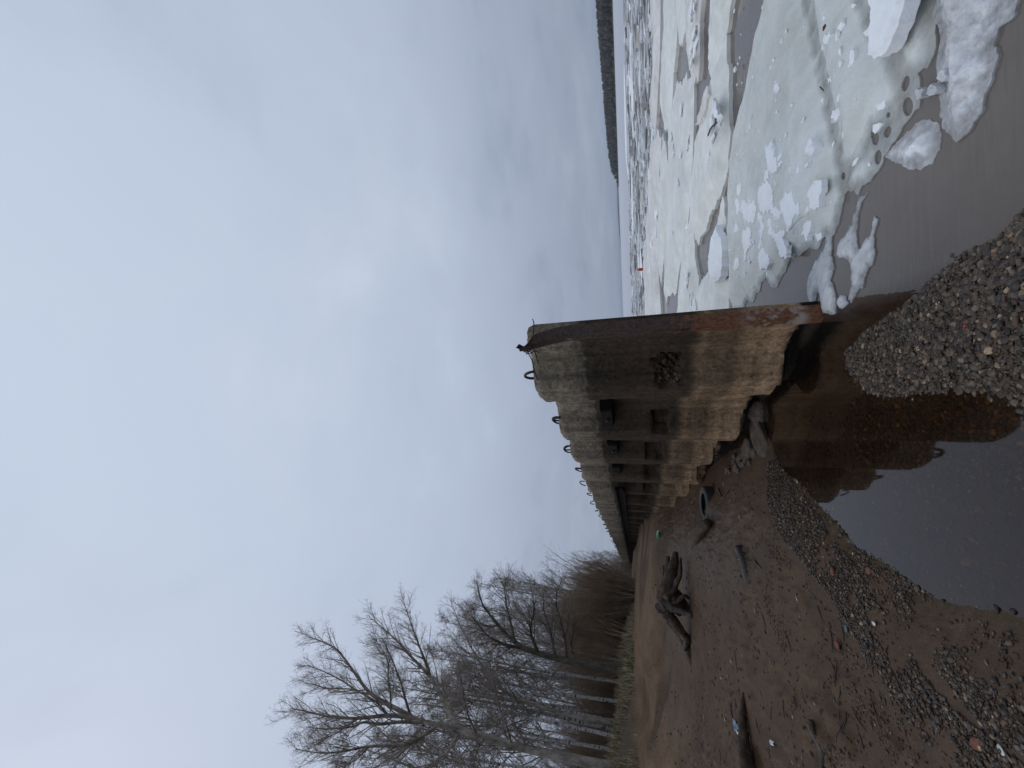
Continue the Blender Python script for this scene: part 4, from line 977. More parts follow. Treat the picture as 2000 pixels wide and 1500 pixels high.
# stump with spread roots: built in a frame facing the viewer
c0 = gp(1346, 1195)
fwd = np.array([c0[0], c0[1], 0]); dist0 = np.hypot(*fwd[:2]); fwd /= dist0
rgt = np.array([fwd[1], -fwd[0], 0]); UPV = np.array([0, 0, 1.0])
kpx = np.linalg.norm(np.dot(c0-CAM, fw))/F       # metres per photo pixel at the stump
def L3(px, py, dep=0.0): return c0+rgt*((1195-py)*kpx)+UPV*((1346-px)*kpx)+fwd*dep
stump = empty('driftwood_stump', c0)
tag(stump, 'gnarled driftwood stump with spreading roots lying on the upper beach', 'driftwood')
def spart(name, pts, rad, mat=M_wood, wob=.45, k=12, seed=0):
    pts = np.asarray(pts); t0 = np.linspace(0, 1, len(pts)); t = np.linspace(0, 1, 22)
    pp = np.stack([np.interp(t, t0, pts[:, i]) for i in range(3)], -1)
    for _ in range(3): pp[1:-1] = (pp[:-2]+2*pp[1:-1]+pp[2:])/4
    rr = np.interp(t, np.linspace(0, 1, len(rad)), rad)*1.0
    V1, Q1, T1 = tube(pp, rr, k, True, wob, seed)
    return link(name, MB().add(V1-c0, Q1, T1).mesh(name), mat, stump)
spart('trunk', [L3(1284, 1198), L3(1292, 1194), L3(1302, 1190), L3(1318, 1184), L3(1330, 1178, .1)], [.07, .10, .14, .18, .20], M_wetwood, .35, 16, 1)
spart('root', [L3(1296, 1185), L3(1308, 1160), L3(1318, 1135), L3(1326, 1110), L3(1331, 1088)], [.11, .15, .12, .09, .04], M_wood, .5, 14, 2)
spart('root', [L3(1305, 1180, -.1), L3(1322, 1155, -.1), L3(1334, 1130, -.15), L3(1338, 1100, -.1)], [.09, .06, .045, .02], M_wetwood, .5, 10, 3)
spart('root', [L3(1302, 1200), L3(1316, 1215), L3(1330, 1232), L3(1345, 1244), L3(1354, 1250)], [.11, .09, .07, .05, .04], M_wood, .5, 12, 4)
spart('root', [L3(1310, 1212, .1), L3(1326, 1230, .1), L3(1338, 1255, .1), L3(1344, 1285, .1), L3(1346, 1310, .1), L3(1348, 1340, .1)], [.10, .09, .07, .05, .035, .012], M_wood, .5, 12, 5)
spart('root', [L3(1312, 1192, -.15), L3(1330, 1196, -.22), L3(1348, 1200, -.28)], [.07, .05, .045], M_wetwood, .4, 10, 6)
spart('root', [L3(1314, 1186, -.1), L3(1326, 1178, -.2), L3(1336, 1168, -.25), L3(1345, 1172, -.2)], [.05, .042, .036, .03], M_wood, .4, 10, 7)
spart('root', [L3(1310, 1140, .15), L3(1312, 1118, .15), L3(1316, 1096, .15)], [.04, .045, .04], M_wood, .3, 9, 8)
spart('root', [L3(1309, 1150, .3), L3(1306, 1130, .3), L3(1307, 1113, .3)], [.04, .035, .025], M_wood, .3, 9, 9)
spart('root', [L3(1340, 1290, .05), L3(1352, 1298, .0), L3(1362, 1305, -.02)], [.03, .02, .012], M_wetwood, .3, 8, 10)
spart('root', [L3(1328, 1234, -.05), L3(1336, 1242, -.08), L3(1330, 1260, -.05)], [.05, .06, .02], M_wetwood, .5, 10, 11)

def tyre(g, R, w, tilt_dir, tilt, sink, label):
    root = empty('tyre', g+np.array([0, 0, -sink])); tag(root, label, 'tyre')
    M = Matrix.Rotation(tilt, 3, Vector((tilt_dir[0], tilt_dir[1], 0)).normalized())
    def lathe(prof, n, jag=0):
        th = np.arange(n)*2*pi/n; prof = np.asarray(prof); k = len(prof)
        r_ = prof[None, :, 0]+(jag*((np.arange(n) % 2)*2-1))[:, None]*(prof[None, :, 0] > R*.97)
        Vv = np.stack([r_*np.cos(th)[:, None], r_*np.sin(th)[:, None], np.broadcast_to(prof[None, :, 1], r_.shape)], -1).reshape(-1, 3)
        i = np.arange(n)[:, None]*k; i2 = ((np.arange(n)+1) % n)[:, None]*k; j = np.arange(k-1)[None]
        return Vv@np.array(M).T, np.stack([i+j, i2+j, i2+j+1, i+j+1], -1).reshape(-1, 4)
    V1, Q1 = lathe([(R*.62, w*.42), (R*.66, w*.5), (R*.82, w*.55), (R*.94, w*.48)], 56)
    V2, Q2 = lathe([(R*.94, w*.48), (R, w*.34), (R, -w*.34), (R*.94, -w*.48)], 72, R*.008)
    V3, Q3 = lathe([(R*.94, -w*.48), (R*.82, -w*.55), (R*.64, -w*.48), (R*.61, -w*.40), (R*.86, -w*.30), (R*.90, 0), (R*.86, w*.30), (R*.62, w*.42)], 56)
    link('side_wall', MB().add(V1, Q1).mesh('side_wall'), M_rub_dusty, root); link('tread', MB().add(V2, Q2).mesh('tread', False), M_rub, root); link('casing', MB().add(V3, Q3).mesh('casing'), M_rub, root)
g1 = gp(1384, 985); v_ = np.array([g1[0], g1[1]]); v_ /= np.hypot(*v_); side = np.array([v_[1], -v_[0]])
tyre(g1, .29, .15, side, .06, -.012, 'dark car tyre lying half buried in sand near the wall')
g2 = gp(1442, 1108); v_ = np.array([g2[0], g2[1]]); v_ /= np.hypot(*v_); dr_ = np.array([v_[1], -v_[0]])*.7-v_*.7
tyre(g2, .25, .14, np.array([dr_[1], -dr_[0]]), .15, .100, 'tyre almost wholly buried, only a curved rim showing')
stick('driftwood_log', [gp(1392, 1021, .07), gp(1386, 1030, .09), gp(1374, 1042, .07), gp(1364, 1054, .03), gp(1352, 1068, .0), gp(1343, 1078, .0)], [.06, .085, .09, .06, .025, .008], M_wood, 'short weathered log butting against the half buried tyre', 'driftwood', 12, .4, 31)
stick('driftwood_log', [gp(1453, 1352, .0), gp(1456, 1385, .03), gp(1461, 1420, .05), gp(1466, 1450, .06), gp(1472, 1485, .07), gp(1480, 1530, .08)], [.012, .03, .045, .055, .07, .075], M_wood, 'long bleached log slanting in from the lower picture edge', 'driftwood', 12, .35, 32)
stick('driftwood_branch', [gp(1586, 1407, .012), gp(1591, 1430, .012), gp(1594, 1460, .012), gp(1596, 1482, .010), gp(1601, 1510, .01)], [.018, .024, .026, .024, .008], M_wetwood, 'flat dark sodden branch on wet sand', 'driftwood', 10, .3, 33)
stick('twig', [gp(1643, 1404, .004), gp(1638, 1422, .008), gp(1635, 1440, .006), gp(1637, 1470, .003), gp(1639, 1510, .003)], [.003, .010, .007, .003, .003], M_wetwood, 'thin curved twig nearest the gravel', 'stick', 7, .3, 34)
stick('twig', [gp(1524, 875, .02), gp(1532, 883, .03), gp(1540, 880, .05)], [.012, .012, .008], M_wood, 'pale stick poking from the pool margin', 'stick', 7, .2, 35)
stick('twig', [gp(1425, 1345, .004), gp(1424, 1375, .008), gp(1427, 1395, .006), gp(1432, 1420, .003)], [.004, .008, .007, .003], M_wetwood, 'dark root strand above the long bleached log', 'stick', 7, .3, 36)
stick('twig', [gp(1475, 1095, .005), gp(1481, 1103, .01), gp(1487, 1108, .004)], [.008, .006, .004], M_wetwood, 'small broken twig beside the buried tyre', 'stick', 7, .3, 37)
stick('twig', [gp(1405, 953, .01), gp(1412, 975, .015), gp(1425, 955, .02), gp(1432, 945, .01)], [.008, .010, .006, .004], M_wetwood, 'forked root between the tyre and the cobbles', 'stick', 7, .3, 38)
tr = random.Random(8)
for i in range(70):
    a, b = tr.uniform(1370, 1740), tr.uniform(1020, 1490)
    if a > 1500+(b-900)*.62: continue
    g = gp(a, b, .004); t = tr.uniform(0, 6.28); l = tr.uniform(.03, .11)
    d = np.array([cos(t), sin(t), 0])*l; e = np.array([-d[1], d[0], 0])*tr.uniform(-.3, .3)
    p3 = [g-d, g+e, g+d]
    for q in p3: q[2] = float(Zg(q[0], q[1])[0])+.004
    stick('twig', p3, [.0025, .004, .002], M_wetwood, 'short dark twig fragment lying on the wet sand', 'stick', 5, .2, i, 'twig fragments on the sand')
# flood wrack: countless scraps of bark and leaf over the wet sand
lr = np.random.default_rng(17); n = 5200
az = lr.uniform(radians(-60), radians(-14), n); d = np.exp(lr.uniform(log(2.3), log(12), n)); lx, ly = np.sin(az)*d, np.cos(az)*d
lz = Zg(lx, ly); ok = (lz > .01) & (lz < 1.3) & ((lx-WO[0])*NRM[0]+(ly-WO[1])*NRM[1] > .45) & (fbm(lx*1.2, ly*1.2, None, 3, 19) > lr.normal(-.05, .25, n)); lx, ly, lz = lx[ok], ly[ok], lz[ok]; n = len(lx)
ll = lr.uniform(.006, .03, n)*np.clip(np.hypot(lx, ly)/4.5, .7, 1.8); lw = ll*lr.uniform(.12, .5, n); th = lr.normal(1.1, .7, n)
c, s_ = np.cos(th), np.sin(th)
lv = np.stack([np.stack([lx+a*ll*c-b*lw*s_, ly+a*ll*s_+b*lw*c, lz+h+lr.uniform(-.002, .004, n)], -1) for a, b, h in ((-1, 0, .001), (0, -1, .002), (1, 0, .002), (0, 1, .001), (0, 0, .007))], 1).reshape(-1, 3)
o = (np.arange(n)*5)[:, None]
lc = np.array([[.022, .015, .011], [.035, .024, .016], [.06, .04, .026], [.13, .10, .07], [.30, .27, .21]])[lr.choice(5, n, p=[.4, .3, .18, .08, .04])]
wr_ = link('flood_wrack', np_mesh('flood_wrack', lv, [o+np.array([[0, 1, 4]]), o+np.array([[1, 2, 4]]), o+np.array([[2, 3, 4]]), o+np.array([[3, 0, 4]])], False, np.repeat(lc, 5, 0)), M_peb)
tag(wr_, 'scraps of bark and dead leaf strewn over the wet sand', 'debris', kind='stuff')
# green bottle
g = gp(1290, 1044, .05); root = empty('plastic_bottle', g); tag(root, 'green plastic bottle on sand at the foot of the far wall', 'bottle')
ax_ = np.array([.75, -.6, 0.05])
V1, Q1, T1 = tube([ax_*t for t in (-.17, -.16, -.1, .05, .10, .14, .15)], [.03, .045, .048, .048, .035, .016, .016], 14); link('body', MB().add(V1, Q1, T1).mesh('body'), M_green, root)
V1, Q1, T1 = tube([ax_*t for t in (.15, .18)], [.02, .02], 10); link('cap', MB().add(V1, Q1, T1).mesh('cap'), M_white, root)
# crumpled wrapper
def sheet(name, corners, mat, parent, loc, seed=0, amp=.02):
    u, v = np.meshgrid(np.linspace(0, 1, 10), np.linspace(0, 1, 6), indexing='ij'); c = np.asarray(corners)
    p = (1-u)[..., None]*(1-v)[..., None]*c[0]+u[..., None]*(1-v)[..., None]*c[1]+u[..., None]*v[..., None]*c[2]+(1-u)[..., None]*v[..., None]*c[3]
    p[..., 2] += amp*(.6+fbm(u*4+seed, v*4, None, 2, seed))
    p = p.reshape(-1, 3); nrm = np.array([0, 0, .003]); n = len(p)
    Q = np.array([[i*6+j, (i+1)*6+j, (i+1)*6+j+1, i*6+j+1] for i in range(9) for j in range(5)])
    Vv = np.vstack([p, p-nrm]); return link(name, np_mesh(name, Vv-loc, [Q, Q[:, ::-1]+n], True), mat, parent)
g = gp(1442, 1424); root = empty('wrapper', g); tag(root, 'crumpled blue and white wrapper beside the long bleached log', 'litter')
def quad(pts, dz=.01): return [gp(a, b, dz) for a, b in pts]
sheet('blue_panel', quad([(1436, 1405), (1436, 1427), (1446, 1427), (1441, 1407)]), M_blue, root, g, 1, .03)
sheet('white_panel', quad([(1440, 1427), (1445, 1444), (1449, 1440), (1447, 1426)]), M_white, root, g, 2, .03)
sheet('yellow_panel', quad([(1439, 1412), (1442, 1416), (1445, 1417), (1441, 1411)], .03), M_yel, root, g, 3, .02)
g = gp(1505, 1449); root = empty('plastic_scrap', g); tag(root, 'small white plastic scrap alone on the wet sand', 'litter')
sheet('film', quad([(1503, 1444), (1506, 1456), (1511, 1456), (1505, 1444)], .006), M_white, root, g, 5, .02)

# ------------------------------------------------------------------ trees
class Twigs:
    def __init__(s): s.a = []; s.b = []; s.c = []; s.r = []
    def add(s, a, b, c, r): s.a.append(a); s.b.append(b); s.c.append(c); s.r.append(r)
    def mesh(s, name):
        a, b, c = np.concatenate(s.a), np.concatenate(s.b), np.concatenate(s.c); r = np.concatenate(s.r); n = len(a)
        t = c-a; t /= np.linalg.norm(t, axis=1)[:, None]+1e-9
        u = np.cross(t, np.array([.31, .52, .79])); u /= np.linalg.norm(u, axis=1)[:, None]+1e-9; v = np.cross(t, u)
        ring = lambda p, rr: np.stack([p+rr[:, None]*(cos(q)*u+sin(q)*v) for q in (0, 2*pi/3, 4*pi/3)], 1)
        V = np.concatenate([ring(a, r), ring(b, r*.75), c[:, None]], 1).reshape(-1, 3); o = (np.arange(n)*7)[:, None, None]
        j = np.arange(3); j2 = (j+1) % 3
        Q = (o+np.stack([j, j2, 3+j2, 3+j], -1)[None]).reshape(-1, 4); T = (o+np.stack([3+j, 3+j2, np.full(3, 6)], -1)[None]).reshape(-1, 3)
        return np_mesh(name, V, [Q, T], False)
def unit(v): v = np.asarray(v, float); return v/(np.linalg.norm(v)+1e-9)
def side_dir(d, ang, az):
    d = unit(d); ref = np.array([0, 0, 1.]) if abs(d[2]) < .9 else np.array([1., 0, 0]); u = unit(np.cross(d, ref)); v = np.cross(d, u)
    return unit(d*cos(ang)+(u*cos(az)+v*sin(az))*sin(ang))
def sprays(tw, pts, n, L, r, ang, up_, droop, rg, sub=4, t0=.15):
    """n twigs along a polyline, each with sub smaller twiglets"""
    pts = np.asarray(pts); m = len(pts)-1
    t = rg.uniform(t0, 1.0, n)*m; i = np.minimum(t.astype(int), m-1); f = (t-i)[:, None]
    p = pts[i]*(1-f)+pts[i+1]*f; d = pts[i+1]-pts[i]; d /= np.linalg.norm(d, axis=1)[:, None]+1e-9
    rv = rg.normal(0, 1, (n, 3)); rv -= (rv*d).sum(1)[:, None]*d; rv /= np.linalg.norm(rv, axis=1)[:, None]+1e-9
    an = rg.normal(ang, .2, n)[:, None]; q = d*np.cos(an)+rv*np.sin(an)+np.array([0, 0, up_]); q /= np.linalg.norm(q, axis=1)[:, None]
    l = (L*rg.uniform(.5, 1.2, n)*(1-.35*t/m))[:, None]
    b = p+q*l*.5+rg.normal(0, .05, (n, 3))*l; c = p+q*l+rg.normal(0, .07, (n, 3))*l-np.array([0, 0, droop])*l
    tw.add(p, b, c, np.full(n, r)*rg.uniform(.8, 1.2, n))
    if sub:
        k = n*sub; idx = np.repeat(np.arange(n), sub); tt = rg.uniform(.2, 1, k)[:, None]
        pp = np.where(tt < .5, p[idx]*(1-tt*2)+b[idx]*tt*2, b[idx]*(2-2*tt)+c[idx]*(tt*2-1))
        dd = unit_rows(c[idx]-p[idx]); r2 = rg.normal(0, 1, (k, 3)); r2 -= (r2*dd).sum(1)[:, None]*dd; r2 /= np.linalg.norm(r2, axis=1)[:, None]+1e-9
        a2 = rg.normal(.75, .2, k)[:, None]; q2 = dd*np.cos(a2)+r2*np.sin(a2)+np.array([0, 0, up_*.7]); l2 = l[idx]*rg.uniform(.25, .55, k)[:, None]
        b2 = pp+q2*l2*.5; c2 = pp+q2*l2-np.array([0, 0, droop])*l2+rg.normal(0, .08, (k, 3))*l2
        tw.add(pp, b2, c2, np.full(k, r*.65))
def unit_rows(v): return v/(np.linalg.norm(v, axis=1)[:, None]+1e-9)
def poly(p, d, L, n, wob, trop, rg):
    pts = [np.asarray(p, float)]; d = unit(d)
    for i in range(n):
        d = unit(d+rg.normal(0, wob, 3)+np.array([0, 0, trop])); pts.append(pts[-1]+d*L/n)
    return np.array(pts)
def smooth_line(pts, n):
    pts = np.asarray(pts, float); t0 = np.linspace(0, 1, len(pts)); t = np.linspace(0, 1, n)
    pp = np.stack([np.interp(t, t0, pts[:, i]) for i in range(3)], -1)
    for _ in range(2): pp[1:-1] = (pp[:-2]+2*pp[1:-1]+pp[2:])/4
    return pp
def limb_fill(wood, tw, pts, r0, rg, nb, Lb, ang=.75, up_=.35, droop=0.0, tws=9, twl=.55, twr=.006, sub=4, t0=.2):
    """branchlets with twigs along a limb"""
    m = len(pts)-1
    for i in range(nb):
        t = t0+(1-t0)*(i+rg.uniform(0, 1))/nb; k = min(int(t*m), m-1); p = pts[k]+(pts[k+1]-pts[k])*(t*m-k)
        d = side_dir(pts[k+1]-pts[k], rg.normal(ang, .15), rg.uniform(0, 2*pi)); d = unit(d+np.array([0, 0, up_]))
        L = Lb*rg.uniform(.6, 1.15)*(1.15-.6*t); q = poly(p, d, L, 5, .12, .06-droop*.3, rg)
        rb = max(r0*(1-t*.75)*.38, twr*1.6)
        wood.tube(q, np.linspace(rb, twr*1.1, 6), k=5, cap=False)
        sprays(tw, q, tws, twl, twr, .7, up_*.6, droop, rg, sub)
def make_tree(root, wood, tw, bark, twm):
    link('trunk', wood.mesh('trunk'), bark, root); link('crown', tw.mesh('crown'), twm, root)

def trunk_z(xy): return float(base_z(xy[0], xy[1])[0])
# --- the tall poplar at the lower picture edge
rg = np.random.default_rng(101)
D0 = 16.0
wood, tw = MB(), Twigs()
def TP(px, py, dd=0.0): return PD(px, py, D0+dd)
hero_base = TP(1248, 1510); hb = np.array([hero_base[0], hero_base[1], trunk_z(hero_base)-.2])
tr_pts = smooth_line([hb, TP(1150, 1489), TP(1060, 1469), TP(993, 1455), TP(940, 1437), TP(899, 1427), TP(860, 1417), TP(830, 1411), TP(803, 1400)], 34)
wood.tube(tr_pts-hb, np.interp(np.linspace(0, 1, 34), [0, .1, .5, 1], [.15, .125, .10, .06]), k=14, wob=.12)
limbs = [([(803, 1400, 0), (775, 1385, .1), (721, 1356, .2), (690, 1310, .3), (657, 1265, .4), (622, 1250, .5), (597, 1242, .5)], .085, 16, 1.3),
 ([(815, 1404, 0), (758, 1396, -.2), (699, 1404, -.5), (643, 1401, -.6), (600, 1390, -.7), (568, 1383, -.7)], .07, 16, 1.2),
 ([(830, 1411, 0), (782, 1409, -.4), (734, 1416, -.8), (712, 1408, -1.), (690, 1420, -1.2), (640, 1425, -1.5), (600, 1420, -1.6)], .06, 13, 1.2),
 ([(899, 1427, 0), (884, 1400, .2), (867, 1369, .4), (838, 1316, .6), (806, 1287, .7), (785, 1262, .8), (763, 1239, .8), (721, 1205, .8)], .10, 20, 1.4),
 ([(838, 1316, .6), (828, 1285, .4), (819, 1263, .3), (805, 1225, .2), (790, 1180, .2)], .055, 13, 1.1),
 ([(851, 1420, 0), (815, 1445, -.5), (790, 1457, -.8), (723, 1456, -1.2), (680, 1466, -1.5), (630, 1473, -1.6), (577, 1463, -1.6)], .065, 16, 1.3),
 ([(897, 1430, 0), (880, 1458, .3), (870, 1473, .4), (838, 1495, .6), (800, 1530, .8)], .055, 9, 1.2),
 ([(827, 1416, 0), (800, 1445, .5), (785, 1465, .8), (731, 1500, 1.0), (690, 1540, 1.2)], .05, 9, 1.2),
 ([(800, 1393, 0), (790, 1360, -.5), (782, 1329, -.8), (765, 1285, -1.), (747, 1247, -1.1)], .045, 12, 1.0),
 ([(763, 1388, 0), (763, 1361, -1.0), (758, 1320, -1.2), (758, 1287, -1.3), (734, 1249, -1.4)], .035, 10, 1.0),
 ([(721, 1356, .2), (700, 1352, 0), (670, 1330, -.2), (630, 1310, -.3), (600, 1300, -.4)], .035, 11, 1.0),
 ([(758, 1396, -.2), (735, 1370, -.4), (690, 1345, -.5), (640, 1345, -.6), (605, 1335, -.8)], .035, 11, 1.0),
 ([(930, 1434, 0), (915, 1400, -.6), (905, 1360, -1.0), (900, 1320, -1.2)], .04, 9, 1.2),
 ([(945, 1440, 0), (930, 1470, -.4), (925, 1500, -.8)], .04, 6, 1.2), ([(985, 1452, 0), (960, 1480, .6), (950, 1510, .9)], .05, 6, 1.3),
 ([(1000, 1455, 0), (990, 1420, -.5), (975, 1380, -1.0), (965, 1340, -1.2)], .035, 8, 1.1),
 ([(723, 1456, -1.2), (700, 1480, -1.4), (670, 1500, -1.4)], .03, 6, .9), ([(699, 1404, -.5), (660, 1430, -.8), (630, 1445, -.9)], .03, 7, .9)]
for pts, r0, nb, Lb in limbs:
    pp = smooth_line([TP(a, b, c*1.2) for a, b, c in pts], 22)-hb
    wood.tube(pp, np.linspace(r0, .010, 22), k=8, cap=False, wob=.1)
    limb_fill(wood, tw, pp, r0, rg, int(nb*1.7), Lb*1.15, .7, .35, 0, 11, .5, .0036, 5, .12)
    sprays(tw, pp[10:], 40, .6, .0036, .6, .3, 0, rg, 5, .2)
poplar = empty('poplar_tree', hb); tag(poplar, 'tall bare poplar with thick grey trunk, the largest tree at the wood edge', 'tree')
make_tree(poplar, wood, tw, M_bark, M_twig)

# --- the leaning alder further along and the slim tree between
def special(name, label, D, trunk, r0, limbs, seed, droop, tb=M_bark, twm=M_twig, Lb=1.6):
    rg = np.random.default_rng(seed); wood, tw = MB(), Twigs()
    b0 = PD(*trunk[0][:2], D); b = np.array([b0[0], b0[1], trunk_z(b0)-.15])
    pp = smooth_line([b]+[PD(x_, y_, D+dz) for x_, y_, dz in trunk[1:]], 26)-b
    wood.tube(pp, np.linspace(r0, r0*.12, 26), k=10, wob=.12)
    limb_fill(wood, tw, pp, r0*.6, rg, 26, Lb*.8, .75, .25, droop, 8, .6, .0040, 5, .35)
    for pts, rr in limbs:
        q = smooth_line([PD(x_, y_, D+dz) for x_, y_, dz in pts], 16)-b
        wood.tube(q, np.linspace(rr, .012, 16), k=7, cap=False, wob=.1)
        limb_fill(wood, tw, q, rr, rg, 20, Lb, .7, .2, droop, 9, .65, .0040, 5, .15)
    t = empty(name, b); tag(t, label, 'tree'); make_tree(t, wood, tw, tb, twm)
special('alder_tree', 'dark leaning alder with a crooked trunk and fanned bare crown', 20.0,
        [(1225, 1302, 0), (1160, 1300, 0), (1131, 1297, 0), (1069, 1281, 0), (1019, 1265, 0), (995, 1245, .3), (973, 1221, .4), (955, 1198, .5), (940, 1180, .5), (932, 1142, .6)], .17,
        [([(1052, 1277, 0), (1036, 1240, -.5), (1036, 1221, -.6), (1045, 1190, -.8), (1038, 1152, -.9)], .08), ([(1085, 1283, 0), (1078, 1250, .4), (1074, 1227, .6), (1060, 1190, .8), (1063, 1150, .9)], .07),
         ([(1107, 1290, 0), (1104, 1250, -.3), (1096, 1213, -.5), (1085, 1180, -.6), (1088, 1145, -.8)], .06), ([(1019, 1265, 0), (1000, 1262, -.5), (970, 1255, -1.), (940, 1230, -1.2), (925, 1205, -1.4)], .07),
         ([(1005, 1255, 0), (1000, 1225, .6), (990, 1190, 1.), (985, 1150, 1.2), (990, 1128, 1.3)], .07), ([(973, 1221, .4), (960, 1225, .6), (930, 1215, .9), (905, 1200, 1.)], .05),
         ([(1125, 1296, 0), (1115, 1262, .5), (1120, 1235, .8), (1122, 1205, 1.)], .045)], 201, .06, M_alder)
special('slender_tree', 'slender pale tree leaning between the poplar and the alder', 21.0,
        [(1222, 1415, 0), (1100, 1396, 0), (1040, 1376, 0), (987, 1355, 0), (960, 1325, 0), (932, 1287, 0), (915, 1255, 0), (899, 1224, 0), (880, 1172, 0)], .085,
        [([(987, 1355, 0), (960, 1350, -.5), (930, 1325, -.8), (905, 1300, -1)], .05), ([(932, 1287, 0), (915, 1275, .5), (895, 1262, .8), (880, 1240, 1)], .04), ([(960, 1325, 0), (955, 1290, .6), (940, 1250, .8), (925, 1215, .9)], .04)], 202, .03)

# --- birch, thicket and small-tree prototypes, then copies
def proto_birch(H, seed, lean):
    rg = np.random.default_rng(seed); wood, tw = MB(), Twigs(); W2 = MB()
    n = 26; z_ = np.linspace(0, H, n)
    pts = np.stack([lean*z_*.04+.12*np.sin(z_*.5+seed), .1*np.cos(z_*.4+seed*2), z_], -1)
    rad = np.interp(z_/H, [0, .05, .6, 1], [.095, .078, .045, .010])
    wood.tube(pts, rad, k=9, wob=.1)
    for i in range(34):
        t = rg.uniform(.32, .97); k = int(t*(n-1)); p = pts[k]
        d = side_dir([0, 0, 1], rg.uniform(.5, .95), rg.uniform(0, 2*pi)); L = (1-t)*H*.34+.7
        q = poly(p, d, L*rg.uniform(.7, 1.1), 7, .09, .04, rg)
        W2.tube(q, np.linspace(rad[k]*.42, .007, 8), k=5, cap=False)
        for j in range(5):
            tt = rg.uniform(.25, .95)*6.9; kk = int(tt); q2 = poly(q[kk], side_dir(q[min(kk+1, 7)]-q[kk] if kk < 7 else d, .7, rg.uniform(0, 6.28)), L*.32*rg.uniform(.6, 1.2), 4, .14, -.02, rg)
            W2.tube(q2, np.linspace(.011, .006, 5), k=4, cap=False)
            sprays(tw, q2, 5, .6, .0040, .6, .05, .30, rg, 3)
        sprays(tw, q, 6, .7, .0040, .6, .1, .25, rg, 3)
    return wood.mesh('trunk'), W2.mesh('branches'), tw.mesh('crown')
def proto_bush(H, ns, seed, spread):
    rg = np.random.default_rng(seed); wood, tw = MB(), Twigs()
    for i in range(ns):
        az = rg.uniform(0, 2*pi); p = np.array([cos(az), sin(az), 0])*rg.uniform(0, .5)*spread
        d = unit([cos(az)*spread*.5*rg.uniform(.2, 1), sin(az)*spread*.5*rg.uniform(.2, 1), 1])
        L = H*rg.uniform(.6, 1.08); q = poly(p, d, L, 9, .06, .04, rg)
        wood.tube(q, np.linspace(.028*H/4, .006, 10), k=5, cap=False)
        sprays(tw, q, 22, .85*H/4, .0055, .55, .35, 0, rg, 4, .12)
    return wood.mesh('stems'), None, tw.mesh('crown')
protos = {}
protos['birch'] = [proto_birch(11.5, 301, 1), proto_birch(10.2, 302, -.6), proto_birch(12.5, 303, .3)]
protos['bush'] = [proto_bush(4.2, 24, 311, 1.0), proto_bush(3.4, 28, 312, 1.3)]
protos['scrub'] = [proto_bush(7.0, 16, 321, 1.0), proto_bush(6.2, 18, 322, .9)]
for k_, mats in (('birch', (M_birch, M_bark, M_twig)), ('bush', (M_twig_b, None, M_twig_b)), ('scrub', (M_bark, None, M_twig_b))):
    for pr_ in protos[k_]:
        for me, mt in zip(pr_, mats):
            if me is not None: me.materials.append(mt)
tr = random.Random(44)
def plant(kind, az, d, scale, label, group, name, cat='tree'):
    p = polar(az, d); z_ = trunk_z(p)
    pt = tr.choice(protos[kind]); t = empty(name, (p[0], p[1], z_-.1)); t.scale = (scale*tr.uniform(.9, 1.1), scale*tr.uniform(.9, 1.1), scale); t.rotation_euler = (tr.uniform(-.04, .04), tr.uniform(-.04, .04), tr.uniform(0, 6.28))
    for nm, me in zip(('trunk' if kind == 'birch' else 'stems', 'branches', 'crown'), pt):
        if me is not None: link(nm, me, None, t)
    tag(t, label, cat, group)
# birches one can pick out behind the poplar: (azimuth, distance, scale)
ORD = ['first', 'second', 'third', 'fourth', 'fifth', 'sixth', 'seventh', 'eighth', 'ninth', 'tenth', 'eleventh', 'twelfth', 'thirteenth', 'fourteenth', 'fifteenth', 'sixteenth', 'seventeenth', 'eighteenth', 'nineteenth', 'twentieth']
for i, (az, d, s_) in enumerate([(-31.6, 27, .85), (-33.0, 25, .9), (-34.2, 29, .95), (-35.3, 24, .88), (-36.6, 26, .95), (-37.5, 23, .9), (-38.3, 28, 1.0), (-39.2, 22.5, .95), (-40.1, 26, 1.0), (-40.8, 21.5, .9), (-41.6, 24, 1.02), (-42.4, 20.8, .9),
                 (-43.3, 23, 1.0), (-44.2, 20.5, .95), (-45.0, 25, 1.0), (-46.2, 20, .95), (-47.2, 23, 1.0), (-48.6, 19.5, .9), (-50, 22, 1.)]):
    plant('birch', az, d, s_*tr.uniform(.92, 1.05), ORD[i]+' white birch trunk behind the wood edge, counting from the river end', 'birches behind the wood edge', 'birch_tree')
for i in range(40):
    az = -28.5-26*i/40+tr.uniform(-.5, .5); d = tr.uniform(30, 58)
    plant('birch', az, d, tr.uniform(.85, 1.1), 'grey bare birch deep in the wood', 'birches deep in the wood', 'birch_tree')
for i in range(30):
    az = -27.5-8.5*i/30+tr.uniform(-.4, .4); d = tr.uniform(19.5, 32)
    plant('bush', az, max(d, 23 if az > -33 else 19), tr.uniform(.7, 1.05), 'brown bare willow thicket at the river end of the wood', 'thickets at the river end of the wood', 'willow_thicket', 'shrub')
for i in range(70):
    az = -32-22*i/70+tr.uniform(-.4, .4); d = tr.uniform(29, 62)
    plant('bush', az, d, tr.uniform(.6, .95)*d/38, 'low brown bare thicket between the birch trunks', 'thickets between the birch trunks', 'willow_thicket', 'shrub')
for i in range(34):
    az = -35-17*i/34+tr.uniform(-.4, .4); d = tr.uniform(24.5, 31)
    plant('bush', az, d, tr.uniform(.55, .95), 'thin brown bare thicket just behind the front birch row', 'thickets behind the front birch row', 'willow_thicket', 'shrub')
